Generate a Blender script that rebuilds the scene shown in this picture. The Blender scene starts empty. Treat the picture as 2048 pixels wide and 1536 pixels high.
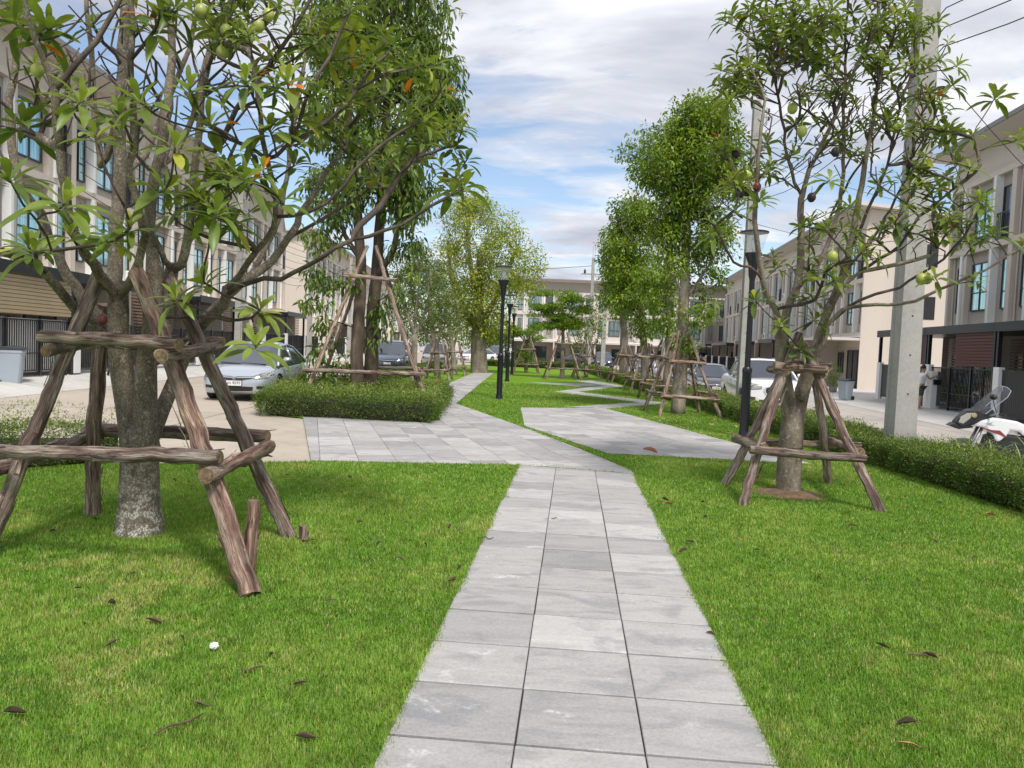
import bpy, bmesh, math
import numpy as np
from mathutils import Vector, Matrix
from mathutils.bvhtree import BVHTree

# ------------------------------------------------------------------ camera, sky, sun, exposure
SC = bpy.context.scene
COL = SC.collection
F = 1530.0; CAMZ = 1.60
PITCH = math.atan(73.0/F); ROLL = 0.040
fwd = np.array([0, math.cos(PITCH), -math.sin(PITCH)])
r0 = np.array([1.0, 0, 0]); u0 = np.cross(r0, fwd)
rgt = r0*math.cos(ROLL) + u0*math.sin(ROLL)
upv = u0*math.cos(ROLL) - r0*math.sin(ROLL)
CP = np.array([0, 0, CAMZ])
cam_d = bpy.data.cameras.new('camera'); cam = bpy.data.objects.new('camera', cam_d); COL.objects.link(cam)
cam_d.sensor_width = 36; cam_d.lens = F/2048*36; cam_d.clip_end = 4000; cam_d.clip_start = 0.05
Mc = Matrix(((rgt[0], upv[0], -fwd[0], 0), (rgt[1], upv[1], -fwd[1], 0), (rgt[2], upv[2], -fwd[2], CAMZ), (0, 0, 0, 1)))
cam.matrix_world = Mc
SC.camera = cam

SUN_EL = math.radians(56); SUN_AZ = math.radians(158)   # azimuth clockwise from +Y (behind the camera, a little left)
w = bpy.data.worlds.new('World'); SC.world = w; w.use_nodes = True
nt = w.node_tree; nt.nodes.clear()
N = lambda t, **k: _n(nt, t, **k)
def _n(tree, t, **k):
    n = tree.nodes.new(t)
    for a, v in k.items():
        if a == 'inp':
            for i, val in v.items(): n.inputs[i].default_value = val
        else: setattr(n, a, v)
    return n
def L(tree, a, b): tree.links.new(a, b)
def mth(tree, op, a, b=None, c=None, clamp=False):
    n = tree.nodes.new('ShaderNodeMath'); n.operation = op; n.use_clamp = clamp
    for i, v in enumerate((a, b, c)):
        if v is None: continue
        if isinstance(v, (int, float)): n.inputs[i].default_value = v
        else: tree.links.new(v, n.inputs[i])
    return n.outputs[0]
def ramp(tree, fac, stops, interp='LINEAR'):
    n = tree.nodes.new('ShaderNodeValToRGB'); n.color_ramp.interpolation = interp
    el = n.color_ramp.elements
    while len(el) < len(stops): el.new(0.5)
    for e, (p, c) in zip(el, stops):
        e.position = p; e.color = (c[0], c[1], c[2], 1) if not isinstance(c, (int, float)) else (c, c, c, 1)
    tree.links.new(fac, n.inputs[0]); return n.outputs[0]
def mix(tree, fac, a, b, blend='MIX'):
    n = tree.nodes.new('ShaderNodeMix'); n.data_type = 'RGBA'; n.blend_type = blend; n.clamp_factor = True
    for sock, v in ((n.inputs[0], fac), (n.inputs[6], a), (n.inputs[7], b)):
        if isinstance(v, (int, float)): sock.default_value = v
        elif isinstance(v, tuple): sock.default_value = (v[0], v[1], v[2], 1)
        else: tree.links.new(v, sock)
    return n.outputs[2]
def noise(tree, vec, scale, detail=4, rough=0.55, dist=0.0):
    n = tree.nodes.new('ShaderNodeTexNoise'); n.inputs['Scale'].default_value = scale; n.inputs['Detail'].default_value = detail
    n.inputs['Roughness'].default_value = rough; n.inputs['Distortion'].default_value = dist
    if vec is not None: tree.links.new(vec, n.inputs['Vector'])
    return n.outputs['Fac']
def mapping(tree, vec, scale=(1, 1, 1), rot=(0, 0, 0), loc=(0, 0, 0)):
    n = tree.nodes.new('ShaderNodeMapping'); n.inputs['Scale'].default_value = scale; n.inputs['Rotation'].default_value = rot
    n.inputs['Location'].default_value = loc; tree.links.new(vec, n.inputs['Vector']); return n.outputs[0]

sky = N('ShaderNodeTexSky', sky_type='NISHITA', sun_disc=False, sun_elevation=SUN_EL, sun_rotation=SUN_AZ)
sky.air_density = 1.0; sky.dust_density = 0.6; sky.ozone_density = 1.6
tc = N('ShaderNodeTexCoord'); sx = N('ShaderNodeSeparateXYZ'); L(nt, tc.outputs['Generated'], sx.inputs[0])
zc = mth(nt, 'MAXIMUM', sx.outputs[2], 0.0); zd = mth(nt, 'ADD', zc, 0.16)
cb = N('ShaderNodeCombineXYZ'); L(nt, mth(nt, 'DIVIDE', sx.outputs[0], zd), cb.inputs[0]); L(nt, mth(nt, 'DIVIDE', sx.outputs[1], zd), cb.inputs[1])
cv = cb.outputs[0]
big = noise(nt, mapping(nt, cv, (0.55, 0.8, 1), loc=(3.1, 1.7, 0)), 1.0, 3, 0.5)
fine = noise(nt, mapping(nt, cv, (1.3, 2.6, 1), rot=(0, 0, 0.35), loc=(0.3, 4.4, 0)), 1.6, 7, 0.6, 0.4)
cov = mth(nt, 'ADD', mth(nt, 'MULTIPLY', big, 0.62), mth(nt, 'MULTIPLY', fine, 0.55))
elev = ramp(nt, zc, [(0.0, 0.0), (0.08, 0.0), (0.14, 0.005), (0.21, 0.02), (0.27, 0.10), (0.36, 0.19), (0.8, 0.22)]); elev = mth(nt, 'SUBTRACT', elev, 0.05)
cov = mth(nt, 'ADD', cov, elev)
fac = ramp(nt, cov, [(0.53, 0.0), (0.60, 0.45), (0.69, 1.0)], 'EASE')
shade = noise(nt, mapping(nt, cv, (0.9, 1.5, 1), loc=(7.2, 2.2, 0)), 1.4, 6, 0.55, 0.3)
ccol = ramp(nt, shade, [(0.35, (3.3, 3.45, 4.0)), (0.47, (4.4, 4.55, 5.05)), (0.61, (6.4, 6.5, 6.75))])
skyc = mix(nt, 0.06, sky.outputs[0], (6.2, 6.6, 7.0))
fincol = mix(nt, fac, skyc, ccol)
bg = N('ShaderNodeBackground'); bg.inputs[1].default_value = 0.10; L(nt, fincol, bg.inputs[0])
wo = N('ShaderNodeOutputWorld'); L(nt, bg.outputs[0], wo.inputs[0])

sd = bpy.data.lights.new('sun', 'SUN'); sd.energy = 2.3; sd.angle = math.radians(11); sd.color = (1.0, 0.955, 0.89)
sun = bpy.data.objects.new('sun', sd); COL.objects.link(sun)
sdir = Vector((math.sin(SUN_AZ)*math.cos(SUN_EL), math.cos(SUN_AZ)*math.cos(SUN_EL), math.sin(SUN_EL)))
sun.rotation_euler = (-sdir).to_track_quat('-Z', 'Y').to_euler(); sun.location = (0, -10, 30)
SC.view_settings.view_transform = 'Standard'; SC.view_settings.look = 'None'; SC.view_settings.gamma = 1
SC.view_settings.exposure = 0.74
SC.cycles.max_bounces = 8; SC.cycles.transparent_max_bounces = 12

# ------------------------------------------------------------------ helpers
def PX(px, py, d):
    "world point seen at photo pixel (2048x1536) at depth d"
    return CP + d*(fwd + (px-1024)/F*rgt - (py-768)/F*upv)
def GP(px, py, z=0.0):
    r = fwd + (px-1024)/F*rgt - (py-768)/F*upv
    return CP + r*((z-CAMZ)/r[2])
def rng(s): return np.random.default_rng(s)
def tag(o, label=None, cat=None, group=None, kind=None):
    if label: o['label'] = label
    if cat: o['category'] = cat
    if group: o['group'] = group
    if kind: o['kind'] = kind
    return o
def empty(name, loc=(0, 0, 0), rz=0.0, label=None, cat=None, group=None):
    o = bpy.data.objects.new(name, None); COL.objects.link(o); o.location = [float(v) for v in loc]; o.rotation_euler = (0, 0, rz)
    o.empty_display_size = 0.2
    return tag(o, label, cat, group)
def link(name, me, parent=None, mat=None):
    o = bpy.data.objects.new(name, me); COL.objects.link(o)
    if mat: me.materials.append(mat)
    if parent: o.parent = parent
    return o
KIDS = {}
def copy_tree(o, parent=None, children=None):
    ch = [c for c in o.children]
    c = o.copy(); COL.objects.link(c)
    if parent: c.parent = parent
    for k in ch: copy_tree(k, c)
    return c

def tube_geo(pts, rad, n=8, cap=True, wob=0.0, rs=None, flat=1.0):
    pts = np.asarray(pts, float); m = len(pts); rad = np.broadcast_to(np.asarray(rad, float), (m,))
    t = np.gradient(pts, axis=0); t /= np.linalg.norm(t, axis=1)[:, None]+1e-9
    a = np.array([0, 0, 1.0]) if abs(t[0][2]) < 0.9 else np.array([1.0, 0, 0])
    x = np.cross(a, t[0]); x /= np.linalg.norm(x); V = []
    ang = np.arange(n)*2*math.pi/n
    for i in range(m):
        x = x - t[i]*np.dot(x, t[i]); x /= np.linalg.norm(x)+1e-9; y = np.cross(t[i], x)
        r = rad[i]*np.ones(n)
        if wob and rs is not None: r = r*(1+rs.uniform(-wob, wob, n))
        V.append(pts[i]+np.outer(np.cos(ang)*r, x)+np.outer(np.sin(ang)*r*flat, y))
    V = np.concatenate(V); Fc = []
    for i in range(m-1):
        for k in range(n):
            k2 = (k+1) % n; Fc.append((i*n+k, i*n+k2, (i+1)*n+k2, (i+1)*n+k))
    if cap: Fc.append(tuple(range(n-1, -1, -1))); Fc.append(tuple((m-1)*n+k for k in range(n)))
    return V, Fc

class MB:
    def __init__(s): s.v = []; s.f = []; s.n = 0
    def add(s, V, Fc):
        s.v.extend([tuple(map(float, p)) for p in V]); s.f.extend([tuple(int(i)+s.n for i in f) for f in Fc]); s.n += len(V); return s
    def box(s, x0, x1, y0, y1, z0, z1):
        if x0 > x1: x0, x1 = x1, x0
        V = [(x0, y0, z0), (x1, y0, z0), (x1, y1, z0), (x0, y1, z0), (x0, y0, z1), (x1, y0, z1), (x1, y1, z1), (x0, y1, z1)]
        return s.add(V, [(0, 3, 2, 1), (4, 5, 6, 7), (0, 1, 5, 4), (1, 2, 6, 5), (2, 3, 7, 6), (3, 0, 4, 7)])
    def tube(s, pts, r, n=8, **k): return s.add(*tube_geo(pts, r, n, **k))
    def lathe(s, prof, n=20, c=(0, 0, 0)):
        V = []; m = len(prof)
        for r, z in prof:
            for k in range(n):
                a = 2*math.pi*k/n; V.append((c[0]+r*math.cos(a), c[1]+r*math.sin(a), c[2]+z))
        Fc = [(i*n+k, i*n+(k+1) % n, (i+1)*n+(k+1) % n, (i+1)*n+k) for i in range(m-1) for k in range(n)]
        Fc.append(tuple(range(n-1, -1, -1))); Fc.append(tuple((m-1)*n+k for k in range(n)))
        return s.add(V, Fc)
    def prism(s, poly, a0, a1, axis='x'):
        "extrude 2-D polygon; axis x: poly=(y,z); axis y: poly=(x,z); axis z: poly=(x,y)"
        f = {'x': lambda p, a: (a, p[0], p[1]), 'y': lambda p, a: (p[0], a, p[1]), 'z': lambda p, a: (p[0], p[1], a)}[axis]
        n = len(poly); V = [f(p, a0) for p in poly]+[f(p, a1) for p in poly]
        Fc = [tuple(range(n-1, -1, -1)), tuple(range(n, 2*n))]+[(i, (i+1) % n, n+(i+1) % n, n+i) for i in range(n)]
        return s.add(V, Fc)
    def build(s, name, mat, parent=None, smooth=False, fix=False, bevel=0):
        me = bpy.data.meshes.new(name); me.from_pydata(s.v, [], s.f); me.update()
        if fix or bevel:
            bm = bmesh.new(); bm.from_mesh(me); bmesh.ops.recalc_face_normals(bm, faces=bm.faces)
            if bevel: bmesh.ops.bevel(bm, geom=[e for e in bm.edges if len(e.link_faces) == 2 and e.calc_face_angle(0) > 0.5], offset=bevel, segments=2, affect='EDGES', profile=0.6)
            bm.to_mesh(me); bm.free()
        if smooth: me.polygons.foreach_set('use_smooth', [True]*len(me.polygons))
        o = link(name, me, parent, mat)
        if smooth == 'auto': smooth_by_angle(me)
        return o
def smooth_by_angle(me, ang=0.7):
    bm = bmesh.new(); bm.from_mesh(me)
    for f in bm.faces: f.smooth = True
    for e in bm.edges:
        if len(e.link_faces) == 2 and e.calc_face_angle(0) > ang: e.smooth = False
    bm.to_mesh(me); bm.free()

def scatter(name, tv, tf, P, R, S, mat, parent=None, rnd=None, smooth=True):
    "many small copies of one template in ONE mesh: tv (k,3), tf (q,m), P (N,3), R (N,3,3) columns=axes, S (N,) or (N,3)"
    tv = np.asarray(tv, float); tf = np.asarray(tf, int); Nn = len(P); k = len(tv); q, m = tf.shape
    S = np.asarray(S, float); S = S[:, None] if S.ndim == 1 else S
    V = np.einsum('nij,nkj->nki', R, tv[None]*S[:, None, :]) + P[:, None, :]
    Fi = (tf[None]+(np.arange(Nn)*k)[:, None, None]).reshape(-1)
    me = bpy.data.meshes.new(name); me.vertices.add(Nn*k); me.vertices.foreach_set('co', V.astype(np.float32).ravel())
    me.loops.add(len(Fi)); me.loops.foreach_set('vertex_index', Fi.astype(np.int32))
    nf = Nn*q; me.polygons.add(nf); me.polygons.foreach_set('loop_start', (np.arange(nf)*m).astype(np.int32))
    try: me.polygons.foreach_set('loop_total', np.full(nf, m, np.int32))
    except Exception: pass
    if smooth: me.polygons.foreach_set('use_smooth', np.ones(nf, bool))
    a = me.attributes.new('rnd', 'FLOAT', 'FACE'); rr = rnd if rnd is not None else rng(1).random(Nn)
    a.data.foreach_set('value', np.repeat(rr, q).astype(np.float32))
    me.update(calc_edges=True)
    return link(name, me, parent, mat)
def frames(d, up=None, roll=None):
    "rotation matrices whose y column is d"
    d = d/(np.linalg.norm(d, axis=1)[:, None]+1e-9)
    up = np.tile([0, 0, 1.0], (len(d), 1)) if up is None else up
    x = np.cross(d, up); ln = np.linalg.norm(x, axis=1)[:, None]
    x = np.where(ln < 1e-3, np.array([[1.0, 0, 0]]), x/(ln+1e-9)); z = np.cross(x, d)
    if roll is not None:
        c, s_ = np.cos(roll)[:, None], np.sin(roll)[:, None]; x, z = x*c+z*s_, z*c-x*s_
    return np.stack([x, d, z], axis=2)
def in_poly(x, y, poly):
    ins = np.zeros(x.shape, bool); n = len(poly)
    for i in range(n):
        x1, y1 = poly[i][:2]; x2, y2 = poly[(i+1) % n][:2]
        c = ((y1 > y) != (y2 > y)); xi = (x2-x1)*(y-y1)/((y2-y1) if y2 != y1 else 1e-9)+x1
        ins ^= c & (x < xi)
    return ins
def vnoise(x, y, s, seed=0):
    "smooth value noise in numpy"
    g = rng(seed).random((64, 64)); X = (x/s) % 64; Y = (y/s) % 64
    i = X.astype(int) % 64; j = Y.astype(int) % 64; fx = X-np.floor(X); fy = Y-np.floor(Y); fx = fx*fx*(3-2*fx); fy = fy*fy*(3-2*fy)
    i2 = (i+1) % 64; j2 = (j+1) % 64
    return (g[i, j]*(1-fx)*(1-fy)+g[i2, j]*fx*(1-fy)+g[i, j2]*(1-fx)*fy+g[i2, j2]*fx*fy)

# ------------------------------------------------------------------ materials
def newmat(name):
    m = bpy.data.materials.new(name); m.use_nodes = True; t = m.node_tree; t.nodes.clear()
    out = t.nodes.new('ShaderNodeOutputMaterial'); b = t.nodes.new('ShaderNodeBsdfPrincipled'); t.links.new(b.outputs[0], out.inputs[0])
    return m, t, b, out
def objc(t): return t.nodes.new('ShaderNodeTexCoord').outputs['Object']
def posc(t): return t.nodes.new('ShaderNodeNewGeometry').outputs['Position']
def bump(t, b, h, dist, st=0.6):
    n = t.nodes.new('ShaderNodeBump'); n.inputs['Distance'].default_value = dist; n.inputs['Strength'].default_value = st
    t.links.new(h, n.inputs['Height']); t.links.new(n.outputs[0], b.inputs['Normal'])
def plain(name, c, rough=0.6, metal=0.0, var=0.12, scale=3.0, bmp=0.0, coat=0.0, spec=0.5, streak=False):
    m, t, b, o = newmat(name); v = posc(t)
    if streak: v = mapping(t, v, (1.0, 1.0, 0.12))
    n = noise(t, v, scale, 5, 0.6); f = ramp(t, n, [(0.3, 1-var), (0.7, 1+var*0.6)])
    L(t, mix(t, 1.0, tuple(c), f, 'MULTIPLY'), b.inputs['Base Color']); b.inputs['Roughness'].default_value = rough
    b.inputs['Metallic'].default_value = metal; b.inputs['Coat Weight'].default_value = coat; b.inputs['Specular IOR Level'].default_value = spec
    if coat: b.inputs['Coat Roughness'].default_value = 0.04
    if bmp: bump(t, b, noise(t, posc(t), scale*12, 3), bmp)
    return m
def leafmat(name, stops, rough=0.42, trans=0.28, vein=False):
    m, t, b, o = newmat(name); a = t.nodes.new('ShaderNodeAttribute'); a.attribute_name = 'rnd'
    c = ramp(t, a.outputs['Fac'], stops); n = noise(t, posc(t), 9.0, 2)
    c = mix(t, 1.0, c, ramp(t, n, [(0.3, 0.78), (0.7, 1.2)]), 'MULTIPLY')
    L(t, c, b.inputs['Base Color']); b.inputs['Roughness'].default_value = rough; b.inputs['Specular IOR Level'].default_value = 0.35
    tr = t.nodes.new('ShaderNodeBsdfTranslucent'); L(t, mix(t, 1.0, c, (1.5, 1.5, 0.7), 'MULTIPLY'), tr.inputs[0])
    ms = t.nodes.new('ShaderNodeMixShader'); ms.inputs[0].default_value = trans
    L(t, b.outputs[0], ms.inputs[1]); L(t, tr.outputs[0], ms.inputs[2]); L(t, ms.outputs[0], o.inputs[0]); return m
def barkmat(name, c1, c2, c3, scale=6.0, z=0.25, spots=True, bd=0.012):
    m, t, b, o = newmat(name); v = posc(t); n1 = noise(t, mapping(t, v, (1, 1, z)), scale, 8, 0.65, 0.4); n2 = noise(t, v, scale*7, 4, 0.6)
    c = ramp(t, n1, [(0.3, c1), (0.5, c2), (0.72, c3)]); c = mix(t, 0.5, c, ramp(t, n2, [(0.3, 0.45), (0.7, 1.5)]), 'MULTIPLY')
    if spots:
        sp = ramp(t, noise(t, v, scale*3.3, 3, 0.5), [(0.60, 0.0), (0.66, 1.0)]); c = mix(t, mth(t, 'MULTIPLY', sp, 0.45), c, (0.42, 0.40, 0.35))
    L(t, c, b.inputs['Base Color']); b.inputs['Roughness'].default_value = 0.85
    h = mth(t, 'ADD', n1, mth(t, 'MULTIPLY', n2, 0.5)); bump(t, b, h, bd, 1.0); return m

M = {}
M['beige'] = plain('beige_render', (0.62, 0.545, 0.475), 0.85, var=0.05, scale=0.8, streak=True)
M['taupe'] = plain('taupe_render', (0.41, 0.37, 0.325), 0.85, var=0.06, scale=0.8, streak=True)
M['wallwhite'] = plain('white_render', (0.62, 0.575, 0.53), 0.8, var=0.06, scale=0.9, streak=True)
M['soffit'] = plain('soffit_board', (0.62, 0.57, 0.52), 0.7, var=0.03)
M['fascia'] = plain('fascia', (0.22, 0.20, 0.19), 0.5, var=0.05)
M['black'] = plain('black_metal', (0.012, 0.013, 0.018), 0.35, var=0.2, scale=2, spec=0.5)
M['dark'] = plain('dark_interior', (0.035, 0.033, 0.032), 0.7, var=0.2)
M['slat'] = plain('tan_slat', (0.36, 0.285, 0.175), 0.6, var=0.10, scale=1.5)
M['slatbrown'] = plain('brown_slat', (0.24, 0.15, 0.11), 0.6, var=0.12, scale=1.5)
M['slatred'] = plain('red_brown_shutter', (0.085, 0.022, 0.015), 0.5, var=0.12, scale=1.5)
M['slatgrey'] = plain('grey_shutter', (0.42, 0.42, 0.42), 0.5, var=0.05, scale=1.5)
M['frame'] = plain('window_frame', (0.02, 0.022, 0.026), 0.4, var=0.1)
M['white'] = plain('white_paint', (0.80, 0.80, 0.79), 0.45, var=0.04)
M['steel'] = plain('galvanised', (0.45, 0.46, 0.47), 0.4, 0.7, var=0.1)
M['cable'] = plain('cable', (0.025, 0.025, 0.03), 0.6)
M['ceramic'] = plain('insulator', (0.05, 0.035, 0.03), 0.25)
M['binbody'] = plain('bin_plastic', (0.33, 0.38, 0.43), 0.45, var=0.05)
M['binlid'] = plain('bin_lid', (0.035, 0.038, 0.045), 0.5, var=0.1)
M['tyre'] = plain('tyre', (0.02, 0.02, 0.021), 0.8, var=0.2, scale=8)
M['rim'] = plain('alloy', (0.55, 0.56, 0.58), 0.3, 0.9, var=0.05)
M['chrome'] = plain('chrome', (0.8, 0.8, 0.82), 0.08, 1.0, var=0.02)
M['blackplastic'] = plain('black_plastic', (0.018, 0.018, 0.02), 0.45)
M['lampglass_red'] = plain('tail_lens', (0.35, 0.01, 0.01), 0.15, coat=0.6)
M['ink'] = plain('plate_ink', (0.01, 0.01, 0.012), 0.5)
def paint(name, c, metal=0.55): 
    m = plain(name, c, 0.32, metal, var=0.02, coat=1.0); return m
M['silver'] = paint('silver_paint', (0.50, 0.54, 0.60), 0.6)
M['pearl'] = paint('white_car_paint', (0.78, 0.79, 0.80), 0.0)
M['greyblue'] = paint('slate_blue_paint', (0.10, 0.14, 0.21), 0.4)
M['charcoal'] = paint('charcoal_paint', (0.06, 0.065, 0.07), 0.5)
M['navy'] = paint('navy_paint', (0.03, 0.05, 0.09), 0.4)
def glassmat(name, base, rough=0.04, metal=0.0, curtain=False, alpha=1.0):
    m, t, b, o = newmat(name)
    if curtain:
        v = mapping(t, objc(t), (1, 1, 0.05)); n = noise(t, v, 9.0, 3)
        L(t, mix(t, ramp(t, n, [(0.42, 0.0), (0.6, 1.0)]), base, tuple(min(1, x*1.7+0.03) for x in base)), b.inputs['Base Color'])
    else: b.inputs['Base Color'].default_value = (*base, 1)
    b.inputs['Roughness'].default_value = rough; b.inputs['Metallic'].default_value = metal; b.inputs['Specular IOR Level'].default_value = 0.9
    b.inputs['Coat Weight'].default_value = 0.6; b.inputs['Coat Roughness'].default_value = 0.02
    return m
M['glass'] = glassmat('teal_window_glass', (0.25, 0.42, 0.44), 0.05, 0.5, curtain=True)
M['glassdark'] = glassmat('dark_door_glass', (0.03, 0.05, 0.055), 0.06, 0.1)
M['carglass'] = glassmat('car_glass', (0.035, 0.045, 0.06), 0.03, 0.0)
M['headlamp'] = glassmat('headlamp_lens', (0.42, 0.42, 0.38), 0.12, 0.4)
def clearmat(name, tint=(1, 1, 1), rough=0.02, mixf=0.22, bc=(0.8, 0.85, 0.88)):
    m, t, b, o = newmat(name); b.inputs['Base Color'].default_value = (*bc, 1); b.inputs['Roughness'].default_value = 0.08
    tr = t.nodes.new('ShaderNodeBsdfTransparent'); tr.inputs[0].default_value = (*tint, 1); ms = t.nodes.new('ShaderNodeMixShader'); ms.inputs[0].default_value = mixf
    L(t, tr.outputs[0], ms.inputs[1]); L(t, b.outputs[0], ms.inputs[2]); L(t, ms.outputs[0], o.inputs[0]); return m
M['clear'] = clearmat('clear_lamp_glass', (0.95, 0.97, 0.97), mixf=0.13)
M['glassmuted'] = glassmat('muted_window_glass', (0.13, 0.185, 0.195), 0.06, 0.4, curtain=True)
M['screen'] = clearmat('smoked_windscreen', (0.72, 0.74, 0.77), mixf=0.16, bc=(0.35, 0.37, 0.4))

def concrete(name, c, tile=None, sc=0.6):
    m, t, b, o = newmat(name); v = posc(t)
    n1 = noise(t, v, sc, 6, 0.6); n2 = noise(t, v, sc*9, 5, 0.65); n3 = noise(t, v, 60, 3)
    f = mth(t, 'ADD', mth(t, 'MULTIPLY', n1, 0.6), mth(t, 'MULTIPLY', n2, 0.4))
    col = ramp(t, f, [(0.3, tuple(x*0.72 for x in c)), (0.5, c), (0.7, tuple(min(1, x*1.16) for x in c))])
    col = mix(t, 0.5, col, ramp(t, n3, [(0.3, 0.8), (0.7, 1.2)]), 'MULTIPLY')
    if tile:
        br = t.nodes.new('ShaderNodeTexBrick'); br.offset = 0; br.inputs['Scale'].default_value = 1.0; br.inputs['Brick Width'].default_value = tile[0]; br.inputs['Row Height'].default_value = tile[1]
        br.inputs['Mortar Size'].default_value = tile[2]; br.inputs['Color1'].default_value = (1, 1, 1, 1); br.inputs['Color2'].default_value = (0.95, 0.95, 0.95, 1); br.inputs['Mortar'].default_value = (0.35, 0.34, 0.33, 1)
        L(t, v, br.inputs['Vector']); col = mix(t, 1.0, col, br.outputs['Color'], 'MULTIPLY')
    L(t, col, b.inputs['Base Color']); b.inputs['Roughness'].default_value = 0.85; bump(t, b, mth(t, 'ADD', n2, n3), 0.004, 0.5); return m
M['road_tan'] = concrete('tan_concrete_road', (0.42, 0.365, 0.30), (6.0, 8.0, 0.02), 0.35)
M['road_grey'] = concrete('grey_concrete_road', (0.40, 0.365, 0.33), (6.0, 8.0, 0.02), 0.35)
M['apron'] = concrete('pale_concrete_apron', (0.52, 0.50, 0.47), (5.25, 20, 0.02), 0.5)
M['kerb'] = concrete('kerb_concrete', (0.42, 0.42, 0.41))
M['pole'] = concrete('pole_concrete', (0.36, 0.35, 0.325), None, 1.6)
M['earth'] = plain('dry_earth', (0.16, 0.10, 0.055), 0.95, var=0.5, scale=14, bmp=0.01)

def tilemat():
    m, t, b, o = newmat('grey_paving_slab'); v = posc(t); a = t.nodes.new('ShaderNodeAttribute'); a.attribute_name = 'rnd'
    off = t.nodes.new('ShaderNodeCombineXYZ'); L(t, mth(t, 'MULTIPLY', a.outputs['Fac'], 37.0), off.inputs[0]); L(t, mth(t, 'MULTIPLY', a.outputs['Fac'], 91.0), off.inputs[1])
    va = t.nodes.new('ShaderNodeVectorMath'); va.operation = 'ADD'; L(t, v, va.inputs[0]); L(t, off.outputs[0], va.inputs[1]); q = va.outputs[0]
    base = ramp(t, a.outputs['Fac'], [(0.15, (0.28, 0.272, 0.272)), (0.5, (0.365, 0.35, 0.343)), (0.85, (0.44, 0.425, 0.415))])
    fr = mapping(t, q, (0.8, 2.4, 1)); mo = noise(t, fr, 3.2, 7, 0.65, 0.6)
    col = mix(t, 1.0, base, ramp(t, mo, [(0.3, 0.80), (0.5, 1.0), (0.7, 1.12)]), 'MULTIPLY')
    st = ramp(t, noise(t, mapping(t, q, (1, 1.7, 1), loc=(5, 3, 0)), 2.1, 5, 0.55, 0.7), [(0.54, 0.0), (0.63, 1.0)])
    col = mix(t, mth(t, 'MULTIPLY', st, 0.55), col, (0.22, 0.225, 0.235))
    wh = ramp(t, noise(t, mapping(t, q, (1, 1.6, 1), loc=(11, 7, 0)), 2.4, 6, 0.65, 0.5), [(0.60, 0.0), (0.68, 1.0)])
    ck = noise(t, q, 45, 4, 0.7); wh = mth(t, 'MULTIPLY', wh, ramp(t, ck, [(0.40, 0.15), (0.55, 1.0)]))
    col = mix(t, mth(t, 'MULTIPLY', wh, 0.6), col, (0.66, 0.67, 0.69))
    col = mix(t, 0.5, col, ramp(t, noise(t, q, 55, 6, 0.8), [(0.3, 0.62), (0.7, 1.35)]), 'MULTIPLY')
    L(t, col, b.inputs['Base Color']); b.inputs['Roughness'].default_value = 0.75
    bump(t, b, mth(t, 'ADD', mo, noise(t, q, 90, 3)), 0.003, 0.4); return m
M['tile'] = tilemat()
M['gap'] = plain('joint_soil', (0.035, 0.03, 0.025), 0.95, var=0.5, scale=20)
def timbermat():
    m, t, b, o = newmat('peeling_eucalyptus_pole'); tcn = t.nodes.new('ShaderNodeUVMap'); v = tcn.outputs[0]
    n1 = noise(t, mapping(t, v, (3.4, 0.8, 1)), 3.0, 7, 0.6, 0.5); n2 = noise(t, mapping(t, v, (14, 2.0, 1)), 5.0, 5, 0.65, 0.5); n3 = noise(t, mapping(t, v, (1.2, 0.7, 1)), 2.4, 3)
    c = ramp(t, n1, [(0.34, (0.045, 0.026, 0.021)), (0.45, (0.15, 0.088, 0.068)), (0.55, (0.28, 0.18, 0.14)), (0.64, (0.56, 0.45, 0.34))])
    pale = ramp(t, n3, [(0.47, 0.0), (0.60, 1.0)]); c = mix(t, mth(t, 'MULTIPLY', pale, 0.62), c, ramp(t, n2, [(0.38, (0.20, 0.15, 0.12)), (0.60, (0.66, 0.57, 0.45))]))
    crack = ramp(t, n2, [(0.36, 0.10), (0.43, 1.0)]); c = mix(t, 1.0, c, crack, 'MULTIPLY')
    oi = t.nodes.new('ShaderNodeObjectInfo'); c = mix(t, 1.0, c, ramp(t, oi.outputs['Random'], [(0.0, (0.78, 0.84, 0.92)), (0.35, (1.12, 1.02, 0.97)), (0.7, (0.92, 0.98, 1.08)), (1.0, (1.4, 1.38, 1.28))]), 'MULTIPLY')
    L(t, c, b.inputs['Base Color']); b.inputs['Roughness'].default_value = 0.8; bump(t, b, mth(t, 'ADD', n1, n2), 0.018, 1.0); return m
M['timber'] = timbermat()
M['endgrain'] = plain('cut_log_end', (0.22, 0.145, 0.085), 0.85, var=0.7, scale=30)
M['bark'] = barkmat('grey_brown_bark', (0.085, 0.064, 0.046), (0.18, 0.145, 0.108), (0.31, 0.265, 0.205), 7.0, 0.45)
M['twigbark'] = barkmat('dark_twig_bark', (0.040, 0.028, 0.024), (0.085, 0.062, 0.052), (0.17, 0.135, 0.11), 9.0, 0.4, spots=False, bd=0.003)
M['barkdark'] = barkmat('dark_bark', (0.04, 0.03, 0.022), (0.085, 0.062, 0.042), (0.17, 0.13, 0.09), 6.0, spots=False)
M['barkpale'] = barkmat('lichen_bark', (0.10, 0.08, 0.06), (0.22, 0.18, 0.135), (0.38, 0.34, 0.28), 5.0)
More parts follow.
